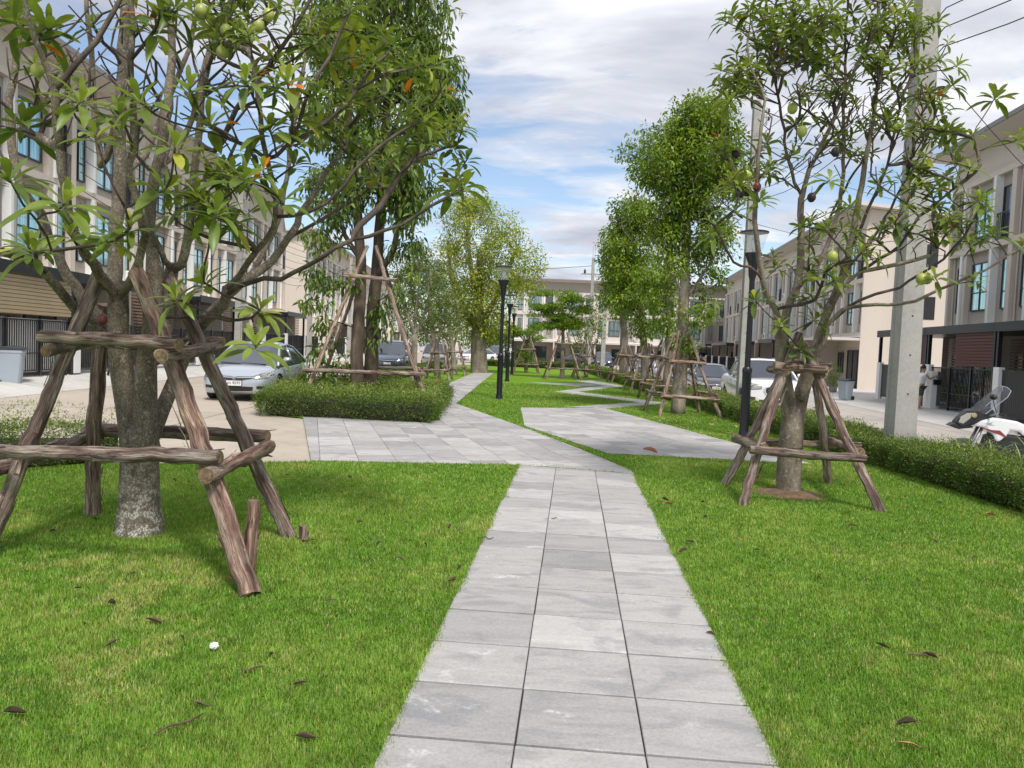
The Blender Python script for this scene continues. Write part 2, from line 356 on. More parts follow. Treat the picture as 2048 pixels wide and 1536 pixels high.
def trunkmat():
    m = M['bark'].copy(); m.name = 'scaly_trunk_bark'; t = m.node_tree; b = [n for n in t.nodes if n.type == 'BSDF_PRINCIPLED'][0]
    src = b.inputs['Base Color'].links[0].from_socket; v = posc(t); s = t.nodes.new('ShaderNodeSeparateXYZ'); L(t, v, s.inputs[0])
    low = ramp(t, s.outputs[2], [(0.02, 1.0), (0.35, 0.55), (0.75, 0.0)])
    pt = ramp(t, noise(t, mapping(t, v, (1, 1, 1.7)), 11.0, 5, 0.7, 0.3), [(0.49, 0.0), (0.53, 1.0)]); vo = t.nodes.new('ShaderNodeTexVoronoi'); vo.inputs['Scale'].default_value = 75; L(t, mapping(t, v, (1, 1, .7)), vo.inputs['Vector']); pt = mth(t, 'MULTIPLY', pt, ramp(t, vo.outputs['Distance'], [(0.35, 1.0), (0.6, 0.25)])); src = mix(t, 0.8, src, ramp(t, vo.outputs['Distance'], [(0.1, 1.5), (0.6, 0.65)]), 'MULTIPLY')
    c = mix(t, mth(t, 'MULTIPLY', low, pt), src, (0.60, 0.59, 0.51)); L(t, c, b.inputs['Base Color']); return m
M['trunk'] = trunkmat()
M['leaf_big'] = leafmat('glossy_whorl_leaf', [(0.0, (0.06, 0.10, 0.020)), (0.45, (0.14, 0.20, 0.036)), (0.9, (0.26, 0.32, 0.065)), (0.97, (0.36, 0.34, 0.03)), (1.0, (0.55, 0.16, 0.02))], 0.38, 0.3)
M['leaf_dark'] = leafmat('drooping_leaf', [(0.0, (0.04, 0.085, 0.015)), (0.5, (0.10, 0.165, 0.025)), (0.85, (0.20, 0.27, 0.045)), (1.0, (0.33, 0.30, 0.05))], 0.42, 0.25)
M['leaf_mid'] = leafmat('mid_green_leaf', [(0.0, (0.055, 0.11, 0.012)), (0.5, (0.15, 0.24, 0.022)), (1.0, (0.32, 0.42, 0.05))], 0.45, 0.3)
M['leaf_yellow'] = leafmat('yellow_green_leaf', [(0.0, (0.10, 0.18, 0.02)), (0.4, (0.26, 0.33, 0.045)), (0.8, (0.44, 0.46, 0.085)), (1.0, (0.50, 0.42, 0.07))], 0.45, 0.35)
M['leaf_olive'] = leafmat('olive_leaf', [(0.0, (0.05, 0.09, 0.02)), (0.5, (0.12, 0.18, 0.035)), (1.0, (0.26, 0.30, 0.07))], 0.5, 0.3)
M['leaf_bright'] = leafmat('bright_feathery_leaf', [(0.0, (0.07, 0.15, 0.012)), (0.5, (0.16, 0.27, 0.022)), (1.0, (0.30, 0.42, 0.05))], 0.5, 0.4)
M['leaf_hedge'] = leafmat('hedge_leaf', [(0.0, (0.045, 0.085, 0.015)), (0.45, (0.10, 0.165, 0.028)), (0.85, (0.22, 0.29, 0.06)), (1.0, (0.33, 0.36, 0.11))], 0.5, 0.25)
M['twigcore'] = plain('hedge_twigs', (0.035, 0.035, 0.016), 0.9, var=0.5, scale=25)
M['fruit'] = plain('green_fruit', (0.38, 0.42, 0.10), 0.4, var=0.2, scale=9)
M['fruitdark'] = plain('dark_dry_fruit', (0.03, 0.02, 0.025), 0.6, var=0.3, scale=20)
M['flashred'] = plain('deep_red_graphic', (0.22, 0.008, 0.012), 0.3, coat=1.0, var=0.02)
M['fruitred'] = plain('reddish_fruit', (0.16, 0.03, 0.03), 0.5, var=0.3, scale=20)
M['deadleaf'] = plain('dry_brown_leaf', (0.115, 0.07, 0.052), 0.8, var=0.5, scale=30)
M['yellowleaf'] = plain('dry_yellow_leaf', (0.50, 0.40, 0.17), 0.7, var=0.3, scale=30)
M['orangeleaf'] = plain('dry_orange_leaf', (0.42, 0.20, 0.09), 0.7, var=0.3, scale=30)
M['grass'] = leafmat('grass_blade', [(0.0, (0.08, 0.17, 0.012)), (0.35, (0.125, 0.255, 0.026)), (0.65, (0.20, 0.345, 0.045)), (0.82, (0.33, 0.40, 0.09)), (1.0, (0.52, 0.43, 0.22))], 0.5, 0.3)
def lawnmat():
    m, t, b, o = newmat('lawn_ground'); v = posc(t); n1 = noise(t, v, 0.8, 5, 0.6); n2 = noise(t, v, 26, 6, 0.7)
    c = ramp(t, n1, [(0.35, (0.11, 0.215, 0.014)), (0.55, (0.145, 0.265, 0.018)), (0.72, (0.20, 0.29, 0.03))])
    c = mix(t, 0.6, c, ramp(t, n2, [(0.3, 0.45), (0.7, 1.45)]), 'MULTIPLY'); L(t, c, b.inputs['Base Color']); b.inputs['Roughness'].default_value = 0.9; b.inputs['Specular IOR Level'].default_value = 0.1
    bump(t, b, n2, 0.02, 0.8); return m
M['lawn'] = lawnmat()
M['skin'] = plain('skin', (0.42, 0.25, 0.17), 0.55, var=0.05); M['shirt'] = plain('white_shirt', (0.75, 0.75, 0.77), 0.8, var=0.05)
M['shorts'] = plain('dark_shorts', (0.06, 0.065, 0.05), 0.8); M['hair'] = plain('black_hair', (0.012, 0.01, 0.009), 0.5)
# ------------------------------------------------------------------ ground, roads, lawn, paths (structure)
def sheet(name, poly, z, mat, kind='structure'):
    mb = MB(); zz = z if hasattr(z, '__len__') else [z]*len(poly)
    mb.add([(p[0], p[1], q) for p, q in zip(poly, zz)], [tuple(range(len(poly)))]); o = mb.build(name, mat)
    me = o.data
    if me.polygons[0].normal.z < 0: me.flip_normals()
    return tag(o, kind=kind)
def area2(p): return sum(p[i][0]*p[(i+1) % len(p)][1]-p[(i+1) % len(p)][0]*p[i][1] for i in range(len(p)))/2
sheet('ground', [(-900, -400), (900, -400), (900, 1500), (-900, 1500)], -0.24, M['road_grey'])
sheet('road', [(-22, -40), (6.6, -40), (6.6, 165), (-22, 165)], -0.02, M['road_tan'])
sheet('road', [(6.74, -40), (11.0, -40), (22.6, 110), (6.74, 110)], -0.20, M['road_grey'])
LF = lambda y: -12.77-0.048*y       # left fence line
RF = lambda y: 12.79+0.115*y        # right fence line
sheet('pavement', [(LF(-40)+2.0, -40), (LF(160)+2.0, 160), (LF(160)+0.05, 160), (LF(-40)+0.05, -40)], [-0.014, -0.014, 0.26, 0.26], M['apron'])
sheet('pavement', [(LF(-40)+0.05, -40), (LF(160)+0.05, 160), (-60, 160), (-60, -40)], 0.26, M['apron'])
sheet('pavement', [(RF(-40)-2.6, -40), (RF(-40)-0.05, -40), (RF(110)-0.05, 110), (RF(110)-2.6, 110)], [-0.194, -0.07, -0.07, -0.194], M['apron'])
sheet('pavement', [(RF(-40)-0.05, -40), (70, -40), (70, 110), (RF(110)-0.05, 110)], -0.07, M['apron'])
kb = MB(); kb.box(6.6, 6.74, -40, 90, -0.3, 0.035); tag(kb.build('kerb', M['kerb'], bevel=0.01), kind='structure')
g2 = lambda p, z=0: tuple(GP(p[0], p[1], z)[:2])
lawn_poly = [(-9.4, -9), (-9.4, 3.2), (-5.05, 9.55), g2((225, 929)), g2((622, 924)), g2((606, 836)), (-4.9, 15.9), (-5.8, 21.6), (-6.6, 40), (-6.8, 64.5), (6.6, 64.5), (6.6, -9)]
sheet('lawn', lawn_poly, 0.0, M['lawn'])

# paving: convex zones of slabs; every slab has its own tone, level and open joints
def clip(poly, zone):
    out = poly
    s = 1 if area2(zone) > 0 else -1
    for i in range(len(zone)):
        a, b = zone[i], zone[(i+1) % len(zone)]; inp = out; out = []
        if not inp: return []
        sd_ = lambda p: s*((b[0]-a[0])*(p[1]-a[1])-(b[1]-a[1])*(p[0]-a[0]))
        for j in range(len(inp)):
            p, q = inp[j], inp[(j+1) % len(inp)]; dp, dq = sd_(p), sd_(q)
            if dp >= 0: out.append(p)
            if (dp >= 0) != (dq >= 0):
                t = dp/(dp-dq); out.append((p[0]+(q[0]-p[0])*t, p[1]+(q[1]-p[1])*t))
    return out
PATHZ = []
def paving(zones, ang, cell, org, mat_top, seed, offs=0.0, gapc=0.014, gapr=0.020):
    R_ = rng(seed); V = []; Fc = []; att = []; c, s = math.cos(ang), math.sin(ang)
    for zone in zones:
        if area2(zone) < 0: zone = zone[::-1]
        PATHZ.append(zone)
        uv = [((x-org[0])*c+(y-org[1])*s, -(x-org[0])*s+(y-org[1])*c) for x, y in zone]
        i0, i1 = math.floor(min(u for u, v in uv)/cell[0])-1, math.ceil(max(u for u, v in uv)/cell[0])+1
        j0, j1 = math.floor(min(v for u, v in uv)/cell[1])-2, math.ceil(max(v for u, v in uv)/cell[1])+2
        for i in range(i0, i1):
            for j in range(j0, j1):
                rt = rng(seed*100003+(i+500)*1009+j+500); q = rt.random(4); dz = (q[0]-0.5)*0.004; tx, ty = (q[1]-0.5)*0.006, (q[2]-0.5)*0.006
                u0_, v0_ = i*cell[0], j*cell[1]+(offs*(i % 3))
                gl, gr = gapc*(0.35+0.65*q[3]), gapc*0.5
                rect = [(u0_+gl/2, v0_+gapr/2), (u0_+cell[0]-gr/2, v0_+gapr/2), (u0_+cell[0]-gr/2, v0_+cell[1]-gapr/2), (u0_+gl/2, v0_+cell[1]-gapr/2)]
                p = clip(rect, uv)
                if len(p) < 3 or abs(area2(p)) < 0.002: continue
                n = len(V); uc, vc = u0_+cell[0]/2, v0_+cell[1]/2; k = len(p); zt = [0.016+dz+(u-uc)*tx+(v-vc)*ty for u, v in p]
                cu = sum(u for u, v in p)/k; cv_ = sum(v for u, v in p)/k
                W = lambda u, v: (org[0]+u*c-v*s, org[1]+u*s+v*c)
                ch = 0.0035
                for (u, v), z in zip(p, zt):
                    dl = math.hypot(u-cu, v-cv_)+1e-6; V.append((*W(u-(u-cu)/dl*ch*1.3, v-(v-cv_)/dl*ch*1.3), z))
                for (u, v), z in zip(p, zt): V.append((*W(u, v), z-ch))
                for (u, v), z in zip(p, zt): V.append((*W(u, v), -0.03))
                Fc.append(tuple(range(n, n+k))); att.append(q[0]*0.5+q[2]*0.5)
                for a in range(k):
                    b_ = (a+1) % k
                    Fc.append((n+k+a, n+k+b_, n+b_, n+a)); Fc.append((n+2*k+a, n+2*k+b_, n+k+b_, n+k+a)); att += [q[0]*0.5+q[2]*0.5]*2
    me = bpy.data.meshes.new('path'); me.from_pydata(V, [], Fc); a = me.attributes.new('rnd', 'FLOAT', 'FACE'); a.data.foreach_set('value', att); me.update()
    o = link('path', me, None, mat_top); tag(o, kind='structure')
    for zone in zones: sheet('path', zone, 0.004, M['gap'])
    return o
pa, pb = GP(1035, 932), GP(745, 1536); pc, pd = GP(1270, 950), GP(1558, 1536)
dl_ = (pa-pb)[:2]; dl_ /= np.linalg.norm(dl_); dr_ = (pc-pd)[:2]; dr_ /= np.linalg.norm(dr_)
dm = dl_+dr_; dm /= np.linalg.norm(dm); ang1 = math.atan2(-dm[0], dm[1])
za = (pb[0]-dl_[0]*6, pb[1]-dl_[1]*6); zb = (pd[0]-dr_[0]*6, pd[1]-dr_[1]*6)
wid = abs((pd-pb)[:2] @ np.array([dm[1], -dm[0]]))
jl = GP(1020, 1495)
zone1 = [za, zb, tuple(pc[:2]), tuple(pa[:2])]
# org so that slab columns start at the left edge and a row joint falls where the photo has it
perp = np.array([dm[1], -dm[0]]); lft = pb[:2]; off = (jl[:2]-lft) @ dm
org1 = lft+dm*off
paving([zone1], ang1, (wid/3, 0.505), org1, M['tile'], 3, offs=0.0, gapc=0.0105)
ang2 = math.radians(14.8)
o2 = g2((880, 842))
paving([[g2((622, 923)), g2((606, 835)), g2((880, 842)), g2((1045, 855)), g2((1190, 912)), g2((1035, 931))],
        [g2((1035, 931)), g2((1190, 912)), g2((1262, 944)), g2((1270, 949))],
        [g2((880, 842)), g2((912, 808)), g2((1045, 855))],
        [g2((880, 842)), g2((868, 800)), g2((869, 779)), g2((912, 808))],
        [g2((869, 779)), g2((948, 746)), g2((987, 746)), g2((912, 808))]], ang2, (0.5, 0.5), o2, M['tile'], 5, gapc=0.008)
paving([[g2((1041, 816)), g2((1049, 853)), g2((1215, 908)), g2((1626, 930)), g2((1212, 818))]], ang2, (0.5, 0.5), g2((1215, 908)), M['tile'], 7, gapc=0.008)
zz = [[(1130, 815), (1212, 818), (1337, 807), (1278, 805.5)], [(1107, 784), (1156, 784.5), (1337, 807), (1278, 805.5)], [(1107, 784), (1156, 784.5), (1250, 773), (1207, 771.5)],
      [(1147, 761.5), (1182, 762), (1250, 773), (1207, 771.5)], [(1147, 761.5), (1182, 762), (1243, 764.5), (1238, 762.5)], [(1058, 765), (1180, 768), (1199, 771.5), (1150, 773.5)]]
paving([[g2(p) for p in z_] for z_ in zz], ang2, (0.5, 0.5), g2((1212, 818)), M['tile'], 9, gapc=0.008)

# ------------------------------------------------------------------ townhouses
HW = 5.25
def slats(mb, x0, x1, y0, y1, z0, z1, pitch, th):
    z = z0
    while z+th <= z1: mb.box(x0, x1, y0, y1, z, z+th); z += pitch
    return mb
def window(parent, u0, u1, z0, z1, bars=(0.5,), trans=0.38, glass='glass', name='window'):
    t = 0.05; f = MB(); y0, y1 = -0.07, 0.02
    f.box(u0, u0+t, y0, y1, z0, z1); f.box(u1-t, u1, y0, y1, z0, z1); f.box(u0+t, u1-t, y0, y1, z0, z0+t); f.box(u0+t, u1-t, y0, y1, z1-t, z1)
    for b_ in bars: ub = u0+(u1-u0)*b_; f.box(ub-0.022, ub+0.022, y0+0.005, y1-0.003, z0+t, z1-t)
    if trans:
        zt = z0+(z1-z0)*trans; prev = u0+t
        for b_ in list(bars)+[None]:
            e = u1-t if b_ is None else u0+(u1-u0)*b_-0.022
            f.box(prev, e, y0+0.005, y1-0.003, zt-0.022, zt+0.022); prev = e+0.044
    w_ = f.build(name, M['frame'], parent); p = MB(); p.box(u0+0.02, u1-0.02, -0.03, -0.012, z0+0.02, z1-0.02); p.build('pane', M[glass], w_); return w_
def house(kind):
    r = empty('townhouse')
    W = HW; wl = MB()
    wl.box(0, W, 0, 9, 3.1, 9.45)
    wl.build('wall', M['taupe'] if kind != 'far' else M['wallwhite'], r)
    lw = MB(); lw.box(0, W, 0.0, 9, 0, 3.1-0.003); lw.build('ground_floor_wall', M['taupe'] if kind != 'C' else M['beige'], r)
    uw = MB(); uw.prism([(0.0, 9.453), (9, 9.453), (9, 9.80), (0.0, 10.76)], 0, W, 'x'); uw.build('upper_wall', M['beige'] if kind != 'far' else M['taupe'], r, fix=True)
    fm = MB(); cols = (0, 1.50, 3.62, W-0.16)
    for z0, z1 in ((3.12, 3.42), (6.42, 6.68), (9.28, 9.50)): fm.box(0, W, -0.24, -0.002, z0, z1)
    for k, u in enumerate(cols):
        wd = 0.16 if k in (0, 3) else 0.24
        fm.box(u, u+wd, -0.22, -0.002, 3.42, 6.42); fm.box(u, u+wd, -0.22, -0.002, 6.68, 9.28)
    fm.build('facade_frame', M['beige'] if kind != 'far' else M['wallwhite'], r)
    wf = MB()
    for u in (1.32, 3.87):
        wf.box(u, u+0.15, -0.30, -0.004, 3.42, 6.42); wf.box(u, u+0.15, -0.30, -0.004, 6.68, 9.28)
    wf.box(0.02, W-0.02, -0.28, -0.242, 3.14, 3.22)
    wf.build('white_fins', M['white'], r)
    G_ = 'glassmuted' if kind == 'far' else 'glass'; window(r, 0.62, 1.12, 3.95, 5.95, (), 0.35, G_); window(r, 1.98, 3.45, 3.98, 5.98, glass=G_); window(r, 4.45, 4.95, 3.95, 5.95, (), 0.35, G_)
    window(r, 0.62, 1.12, 7.0, 8.9, (), 0.35, G_); window(r, 1.98, 3.45, 7.05, 8.95, glass=G_)
    bd = window(r, 4.18, 5.02, 6.75, 8.8, (), None, 'glassdark', 'balcony_door')
    rl = MB(); rl.box(4.04, 5.08, -0.215, -0.185, 7.72, 7.76)
    for k in range(9): u = 4.06+k*0.125; rl.box(u, u+0.018, -0.21, -0.19, 6.69, 7.72)
    rl.build('balcony_railing', M['black'], r)
    rf = MB(); rf.prism([(-1.05, 10.90), (9.5, 9.76), (9.5, 9.92), (-1.05, 11.08)], 0, W, 'x'); rf.build('roof', M['fascia'], r, fix=True)
    so = MB(); so.prism([(-1.0, 10.868), (-0.01, 10.762), (-0.01, 10.787), (-1.0, 10.893)], 0, W, 'x'); so.build('soffit', M['soffit'], r, fix=True)
    # carport
    if kind in ('A', 'D', 'R'):
        cn = MB(); cn.box(-0.02, W+0.02, -3.05, -0.002, 2.86, 3.04); cn.box(-0.02, W+0.02, -3.09, -3.051, 2.80, 3.10); cn.build('canopy', M['black'], r)
        ps = MB(); ps.box(0.05, 0.17, -3.0, -2.88, 0, 2.858); ps.build('canopy_post', M['black'], r)
        ps = MB(); ps.box(W-0.17, W-0.05, -3.0, -2.88, 0, 2.858); ps.build('canopy_post', M['black'], r)
    else:
        cn = MB(); cn.box(0.0, W, -2.3, -0.002, 2.92, 3.08); cn.box(0, 0.16, -2.3, -0.002, 0, 2.918); cn.build('canopy', M['beige'] if kind != 'far' else M['wallwhite'], r)
        sc = MB(); slats(sc, 0.17, 1.35, -2.28, -2.24, 1.2, 2.88, 0.12, 0.07); sc.build('slat_screen', M['slatbrown'] if kind != 'far' else M['black'], r)
    if kind == 'D':
        sc = MB(); slats(sc, 0.18, W-0.18, -2.99, -2.95, 1.72, 2.84, 0.105, 0.09); sc.box(0.17, W-0.17, -2.945, -2.93, 1.7, 2.85); sc.build('slat_screen', M['slat'], r)
    if kind == 'R':
        sc = MB(); slats(sc, 2.4, W-0.18, -2.99, -2.95, 1.66, 2.84, 0.105, 0.085); sc.box(2.38, W-0.17, -2.945, -2.93, 1.64, 2.85); sc.build('slat_screen', M['slatred'], r)
    if kind in ('A', 'R'):
        sc = MB(); slats(sc, 0.35, 2.2, -0.12, -0.08, 1.35, 2.75, 0.12, 0.065); sc.build('slat_screen', M['slatbrown'], r)
    window(r, 2.5, 4.5, 0.02, 2.35, (0.5,), None, 'glassdark', 'sliding_door'); window(r, 0.6, 1.7, 0.9, 2.2, (0.5,), None, 'glassdark', 'window')
    if kind == 'far':
        vs = MB(); u = 3.66
        while u < 5.2: vs.box(u, u+.05, -.32, -.26, 3.45, 6.40); u += .14
        vs.build('slat_screen', M['taupe'], r)
    if kind in ('B', 'C'):
        ac = MB(); x0 = 4.25 if kind == 'B' else 0.7; z0 = 3.44 if kind != 'C' else 6.70; ac.box(x0, x0+.72, -0.36, -0.06, z0, z0+.52); ao = ac.build('air_conditioner', M['white'], r, bevel=.015)
        a2 = MB(); a2.tube([(x0+.28, -.362, z0+.26), (x0+.28, -.375, z0+.26)], .20, 20); a2.build('fan_grille', M['fascia'], ao)
    dp = MB(); dp.tube([(0.30, -.06, 9.9), (0.30, -.06, 3.2), (0.30, -.06, 3.0)], .032, 8); dp.build('downpipe', M['beige'], r)
    if kind == 'D':
        wb_ = MB(); wb_.box(0.4, W-0.1, -2.84, -2.80, 0.10, 1.60); wb_.build('white_boards', M['white'], r)
    return r
def fence(kind):
    f = empty('fence'); W = HW; H = 1.58; b_ = MB()
    b_.box(0.36, W, -2.93, -2.90, H-0.04, H); b_.box(0.36, W, -2.93, -2.90, 0.12, 0.16)
    if kind == 'bars':
        b_.box(0.36, W, -2.93, -2.90, 0.62, 0.65)
        u = 0.42
        while u < W-0.03: b_.box(u, u+0.022, -2.926, -2.904, 0.16, H-0.04); u += 0.105
        for u in (1.9, 3.5): b_.box(u, u+0.09, -2.95, -2.88, 0.0, H+0.01)
    else:
        u = 0.38
        while u < W-0.05: b_.box(u, u+0.10, -2.925, -2.905, 0.16, H-0.04); u += 0.112
    b_.build('gate_bars', M['black'], f)
    p = MB(); p.box(0.0, 0.35, -3.02, -2.84, 0, 1.66); p.build('pillar', M['white'], f)
    return f
HP = {k: house(k) for k in ('A', 'B', 'C', 'D', 'R', 'far')}; FP = {k: fence(k) for k in ('bars', 'solid')}
used = set()
ORD = ['first', 'second', 'third', 'fourth', 'fifth', 'sixth', 'seventh', 'eighth', 'ninth', 'tenth', 'eleventh', 'twelfth']
DESC = {'A': 'beige townhouse with black canopy', 'B': 'beige townhouse with beige carport', 'C': 'beige-walled townhouse with slats', 'D': 'beige townhouse with tan slats', 'far': 'white townhouse', 'R': 'beige townhouse with dark carport'}
def place(proto, key, loc, rz):
    o = proto if key not in used else copy_tree(proto); used.add(key); o.location = loc; o.rotation_euler = (0, 0, rz); return o
def row(nm, n, start, d, rz, z, kinds, fkinds=None, endwalls=(), step=None):
    res = []
    for i in range(n):
        p = start+d*HW*i if step is None else start+d*step*i; k = kinds[i % len(kinds)]
        h = place(HP[k], 'h'+k, (p[0], p[1], z), rz)
        tag(h, '%s %s in the %s' % (ORD[i], DESC[k], nm), 'townhouse', 'townhouses of the '+nm)
        res.append(h)
        if fkinds:
            fk = fkinds[i % len(fkinds)]; f = place(FP[fk], 'f'+fk, (p[0], p[1], z), rz)
            tag(f, 'black %s before the %s house in the %s' % ('barred gate' if fk == 'bars' else 'boarded gate', ORD[i], nm), 'fence', 'gates before the '+nm)
    return res
def endwall(h, side, slit=True):
    x = -0.03 if side == 'lo' else HW+0.0; wl = MB(); x0, x1 = (x, -0.002) if side == 'lo' else (HW+0.002, HW+0.03)
    wl.prism([(-0.22, 0.0), (9, 0.0), (9, 9.80), (0.0, 10.76), (-0.22, 9.5)], x0, x1, 'x'); wl.build('side_wall', M['beige'], h, fix=True)
    e0, e1 = (-0.65, -0.0) if side == 'lo' else (HW, HW+0.65)
    rf = MB(); rf.prism([(-1.05, 10.90), (9.5, 9.76), (9.5, 9.92), (-1.05, 11.08)], e0, e1, 'x'); rf.build('roof_overhang', M['soffit'], h, fix=True)
    if slit:
        for z0 in (4.3, 7.4):
            s = MB(); xx = (x0-0.02, x0-0.001) if side == 'lo' else (x1+0.001, x1+0.02); s.box(xx[0], xx[1], 3.2, 3.9, z0, z0+1.35); s.build('slit_window', M['frame'], h)
nl = math.hypot(0.048, 1); dL = np.array([-0.048, 1])/nl; rzL = math.atan2(dL[1], dL[0])
nr = math.hypot(0.115, 1); dR = np.array([0.115, 1])/nr; rzR = math.atan2(-dR[1], -dR[0])
FL = lambda y: np.array([-15.4-0.048*y, y]); FR = lambda y: np.array([15.7+0.115*y, y])
a = row('near left row', 8, FL(18.2), dL, rzL, 0.27, ['D', 'A', 'B', 'A', 'C', 'B', 'A', 'C'], ['bars'])
endwall(a[0], 'lo'); endwall(a[-1], 'hi')
a = row('second left row', 8, FL(67.2), dL, rzL, 0.27, ['C', 'B', 'A', 'B', 'A', 'C', 'A', 'B'], ['bars'])
endwall(a[0], 'lo'); endwall(a[-1], 'hi')
a = row('farthest left row', 6, FL(116), dL, rzL, 0.27, ['B', 'A', 'C'])
endwall(a[0], 'lo')
# the right rows run towards the camera: unit origin is its far end
a = row('near right row', 5, FR(34.8), -dR, rzR, -0.07, ['R', 'R', 'A', 'R', 'B'], ['solid', 'bars'])
endwall(a[0], 'lo')
a = row('far right row', 10, FR(98.2), -dR, rzR, -0.07, ['A', 'B', 'A', 'A', 'B', 'A', 'C', 'A', 'B', 'C'], ['bars'])
endwall(a[-1], 'hi')
row('row closing the park', 8, np.array([-0.2, 100.0]), np.array([1.0, 0.0]), 0.0, -0.45, ['far'])
# ------------------------------------------------------------------ concrete poles and cables
def cpole(x, y, H, label, group, wd=0.30, z0=-0.1, arm=False, bracket=True, rz=0.0):
    r = empty('utility_pole', (x, y, z0), rz, label, 'utility pole', group); b_ = MB(); hw = wd/2
    def lev(z): s = 1-0.28*z/H; return hw*s
    def sec(z, k):
        a = lev(z); i = a*0.62
        return [(-a, -a, z), (a, -a, z), (a, -i, z), (a*0.86, -i*0.8, z), (a*0.86, i*0.8, z), (a, i, z), (a, a, z), (-a, a, z), (-a, i, z), (-a*0.86, i*0.8, z), (-a*0.86, -i*0.8, z), (-a, -i, z)]
    V = []; nz = 8
    for k in range(nz+1): V += sec(H*k/nz, k)
    Fc = [(i*12+k, i*12+(k+1) % 12, (i+1)*12+(k+1) % 12, (i+1)*12+k) for i in range(nz) for k in range(12)]
    Fc += [tuple(range(11, -1, -1)), tuple(nz*12+k for k in range(12))]
    b_.add(V, Fc); b_.build('shaft', M['pole'], r, fix=True)
    h_ = MB(); k = 1.2
    while k < H-0.5:
        a = lev(k); h_.box(-0.012, 0.012, -a-0.003, -a+0.01, k, k+0.024); k += 0.62
    h_.build('bolt_holes', M['ink'], r)
    if bracket:
        bm_ = MB()
        for z in (H-0.5, H-1.2): a = lev(z); bm_.box(a, a+0.22, -0.04, 0.04, z, z+0.07); bm_.box(a+0.2, a+0.24, -0.03, 0.03, z-0.25, z+0.3)
        bm_.build('cable_bracket', M['steel'], r)
        for z in (H-0.6, H-0.35, H-1.35, H-1.1): MB().lathe([(0.03, 0), (0.05, 0.03), (0.03, 0.06), (0.05, 0.09), (0.03, 0.12)], 10, (lev(z)+0.27, 0, z)).build('insulator', M['ceramic'], r, smooth=True)
    if arm:
        c = MB(); c.box(-0.9, 0.9, -0.05, 0.05, H-1.3, H-1.2); c.box(-0.06, -0.03, -0.03, 0.03, H-0.2, H+0.9); c.box(0.10, 0.13, -0.03, 0.03, H-0.2, H+0.9); c.build('crossarm', M['pole'], r)
        for xx in (-0.62, 0.72):
            c = MB(); c.lathe([(0.05, 0), (0.11, 0.05), (0.06, 0.12), (0.10, 0.16), (0.05, 0.28), (0.02, 0.36)], 10, (xx, 0, H-1.2)); c.build('insulator', M['ceramic'], r, smooth=True)
    return r
PR = [(6.28, 12.3, 9.6), (7.3, 24.3, 9.7), (7.1, 36, 9.6), (6.95, 48, 9.6), (5.95, 60, 8.9)]
PLAB = ['thick concrete pole standing in the hedge in front of the motorcycle', 'concrete pole behind the near black lamp post and beside the white pickup', 'concrete pole between the propped trees on the right',
        'pale concrete pole beyond the propped trees, third behind the pickup', 'far concrete pole with crossarm in front of the white row']
for i, (x, y, h) in enumerate(PR): cpole(x, y, h, PLAB[i], 'concrete poles along the right street', 0.36 if i == 0 else 0.29, arm=(i == 4), bracket=(i != 4))
cpole(7.2, 61.5, 8.2, 'pale concrete pole just right of the far crossarm pole', 'concrete poles along the right street', 0.34, bracket=False)
PLf = [(-12.2-0.03*y, y) for y in (37.0, 51.5, 66, 80.5, 95)]
for i, (x, y) in enumerate(PLf): cpole(x, y, 8.6, '%s concrete pole from the near end of the left row of houses' % ORD[i], 'concrete poles before the left row', 0.30, z0=0.1)
def cable(pts, r=0.012, sag=0.35, label='thin black cable', group=None, n=10):
    mb = MB()
    for a, b in zip(pts[:-1], pts[1:]):
        a = np.array(a, float); b = np.array(b, float); t = np.linspace(0, 1, n)[:, None]
        p = a+(b-a)*t; p[:, 2] -= (4*sag*t*(1-t))[:, 0]; mb.tube(p, r, 5, cap=False)
    return tag(mb.build('power_cable', M['cable'], smooth=True), label, 'cable', group)
xs = lambda i, dx: PR[i][0]+dx
PE = [(7.6, 0.0, 9.5)]+PR
for k, (z, dx) in enumerate([(9.0, 0.35), (8.7, 0.35), (8.2, 0.35), (7.2, 0.3), (6.9, 0.3), (6.6, 0.3)]):
    cable([(p[0]+dx, p[1], z) for p in PE], 0.009, 0.28+0.05*k, 'black cable strung along the right-hand poles, %s from the top' % ORD[k], 'cables along the right poles')
for k, (z, dx) in enumerate([(7.6, 0.25), (7.3, 0.25), (7.0, 0.25), (6.6, 0.2), (6.2, 0.2), (5.7, 0.2), (5.3, 0.2)]):
    cable([(p[0]+dx, p[1], z) for p in [(-13.0, 22.5)]+PLf], 0.011, 0.30+0.04*k, 'thin cable strung before the left row of houses, %s from the top' % ORD[k], 'cables before the left row')
DR = [((6.5, 12.3, 9.3), (18.8, 22, 10.2)), ((6.5, 12.3, 8.9), (17.5, 14, 9.6)), ((6.5, 12.3, 6.3), (18.6, 25, 6.4)), ((6.5, 12.3, 5.6), (19.0, 30, 5.4)), ((7.4, 24.3, 7.9), (19.6, 34, 8.4)), ((7.4, 24.3, 5.8), (19.5, 33, 6.3)), ((6.5, 12.3, 7.4), (16.8, 9, 8.2))]
for k, (a, b) in enumerate(DR): cable([a, b], 0.008, 0.3, '%s service cable crossing from the right poles to the houses' % ORD[k], 'service cables to the right houses')
cable([(-40, 90, 8.8), (5.9, 60, 8.2), (6.6, 60, 7.9)], 0.02, 0.7, 'long cable crossing the sky to the far crossarm pole')

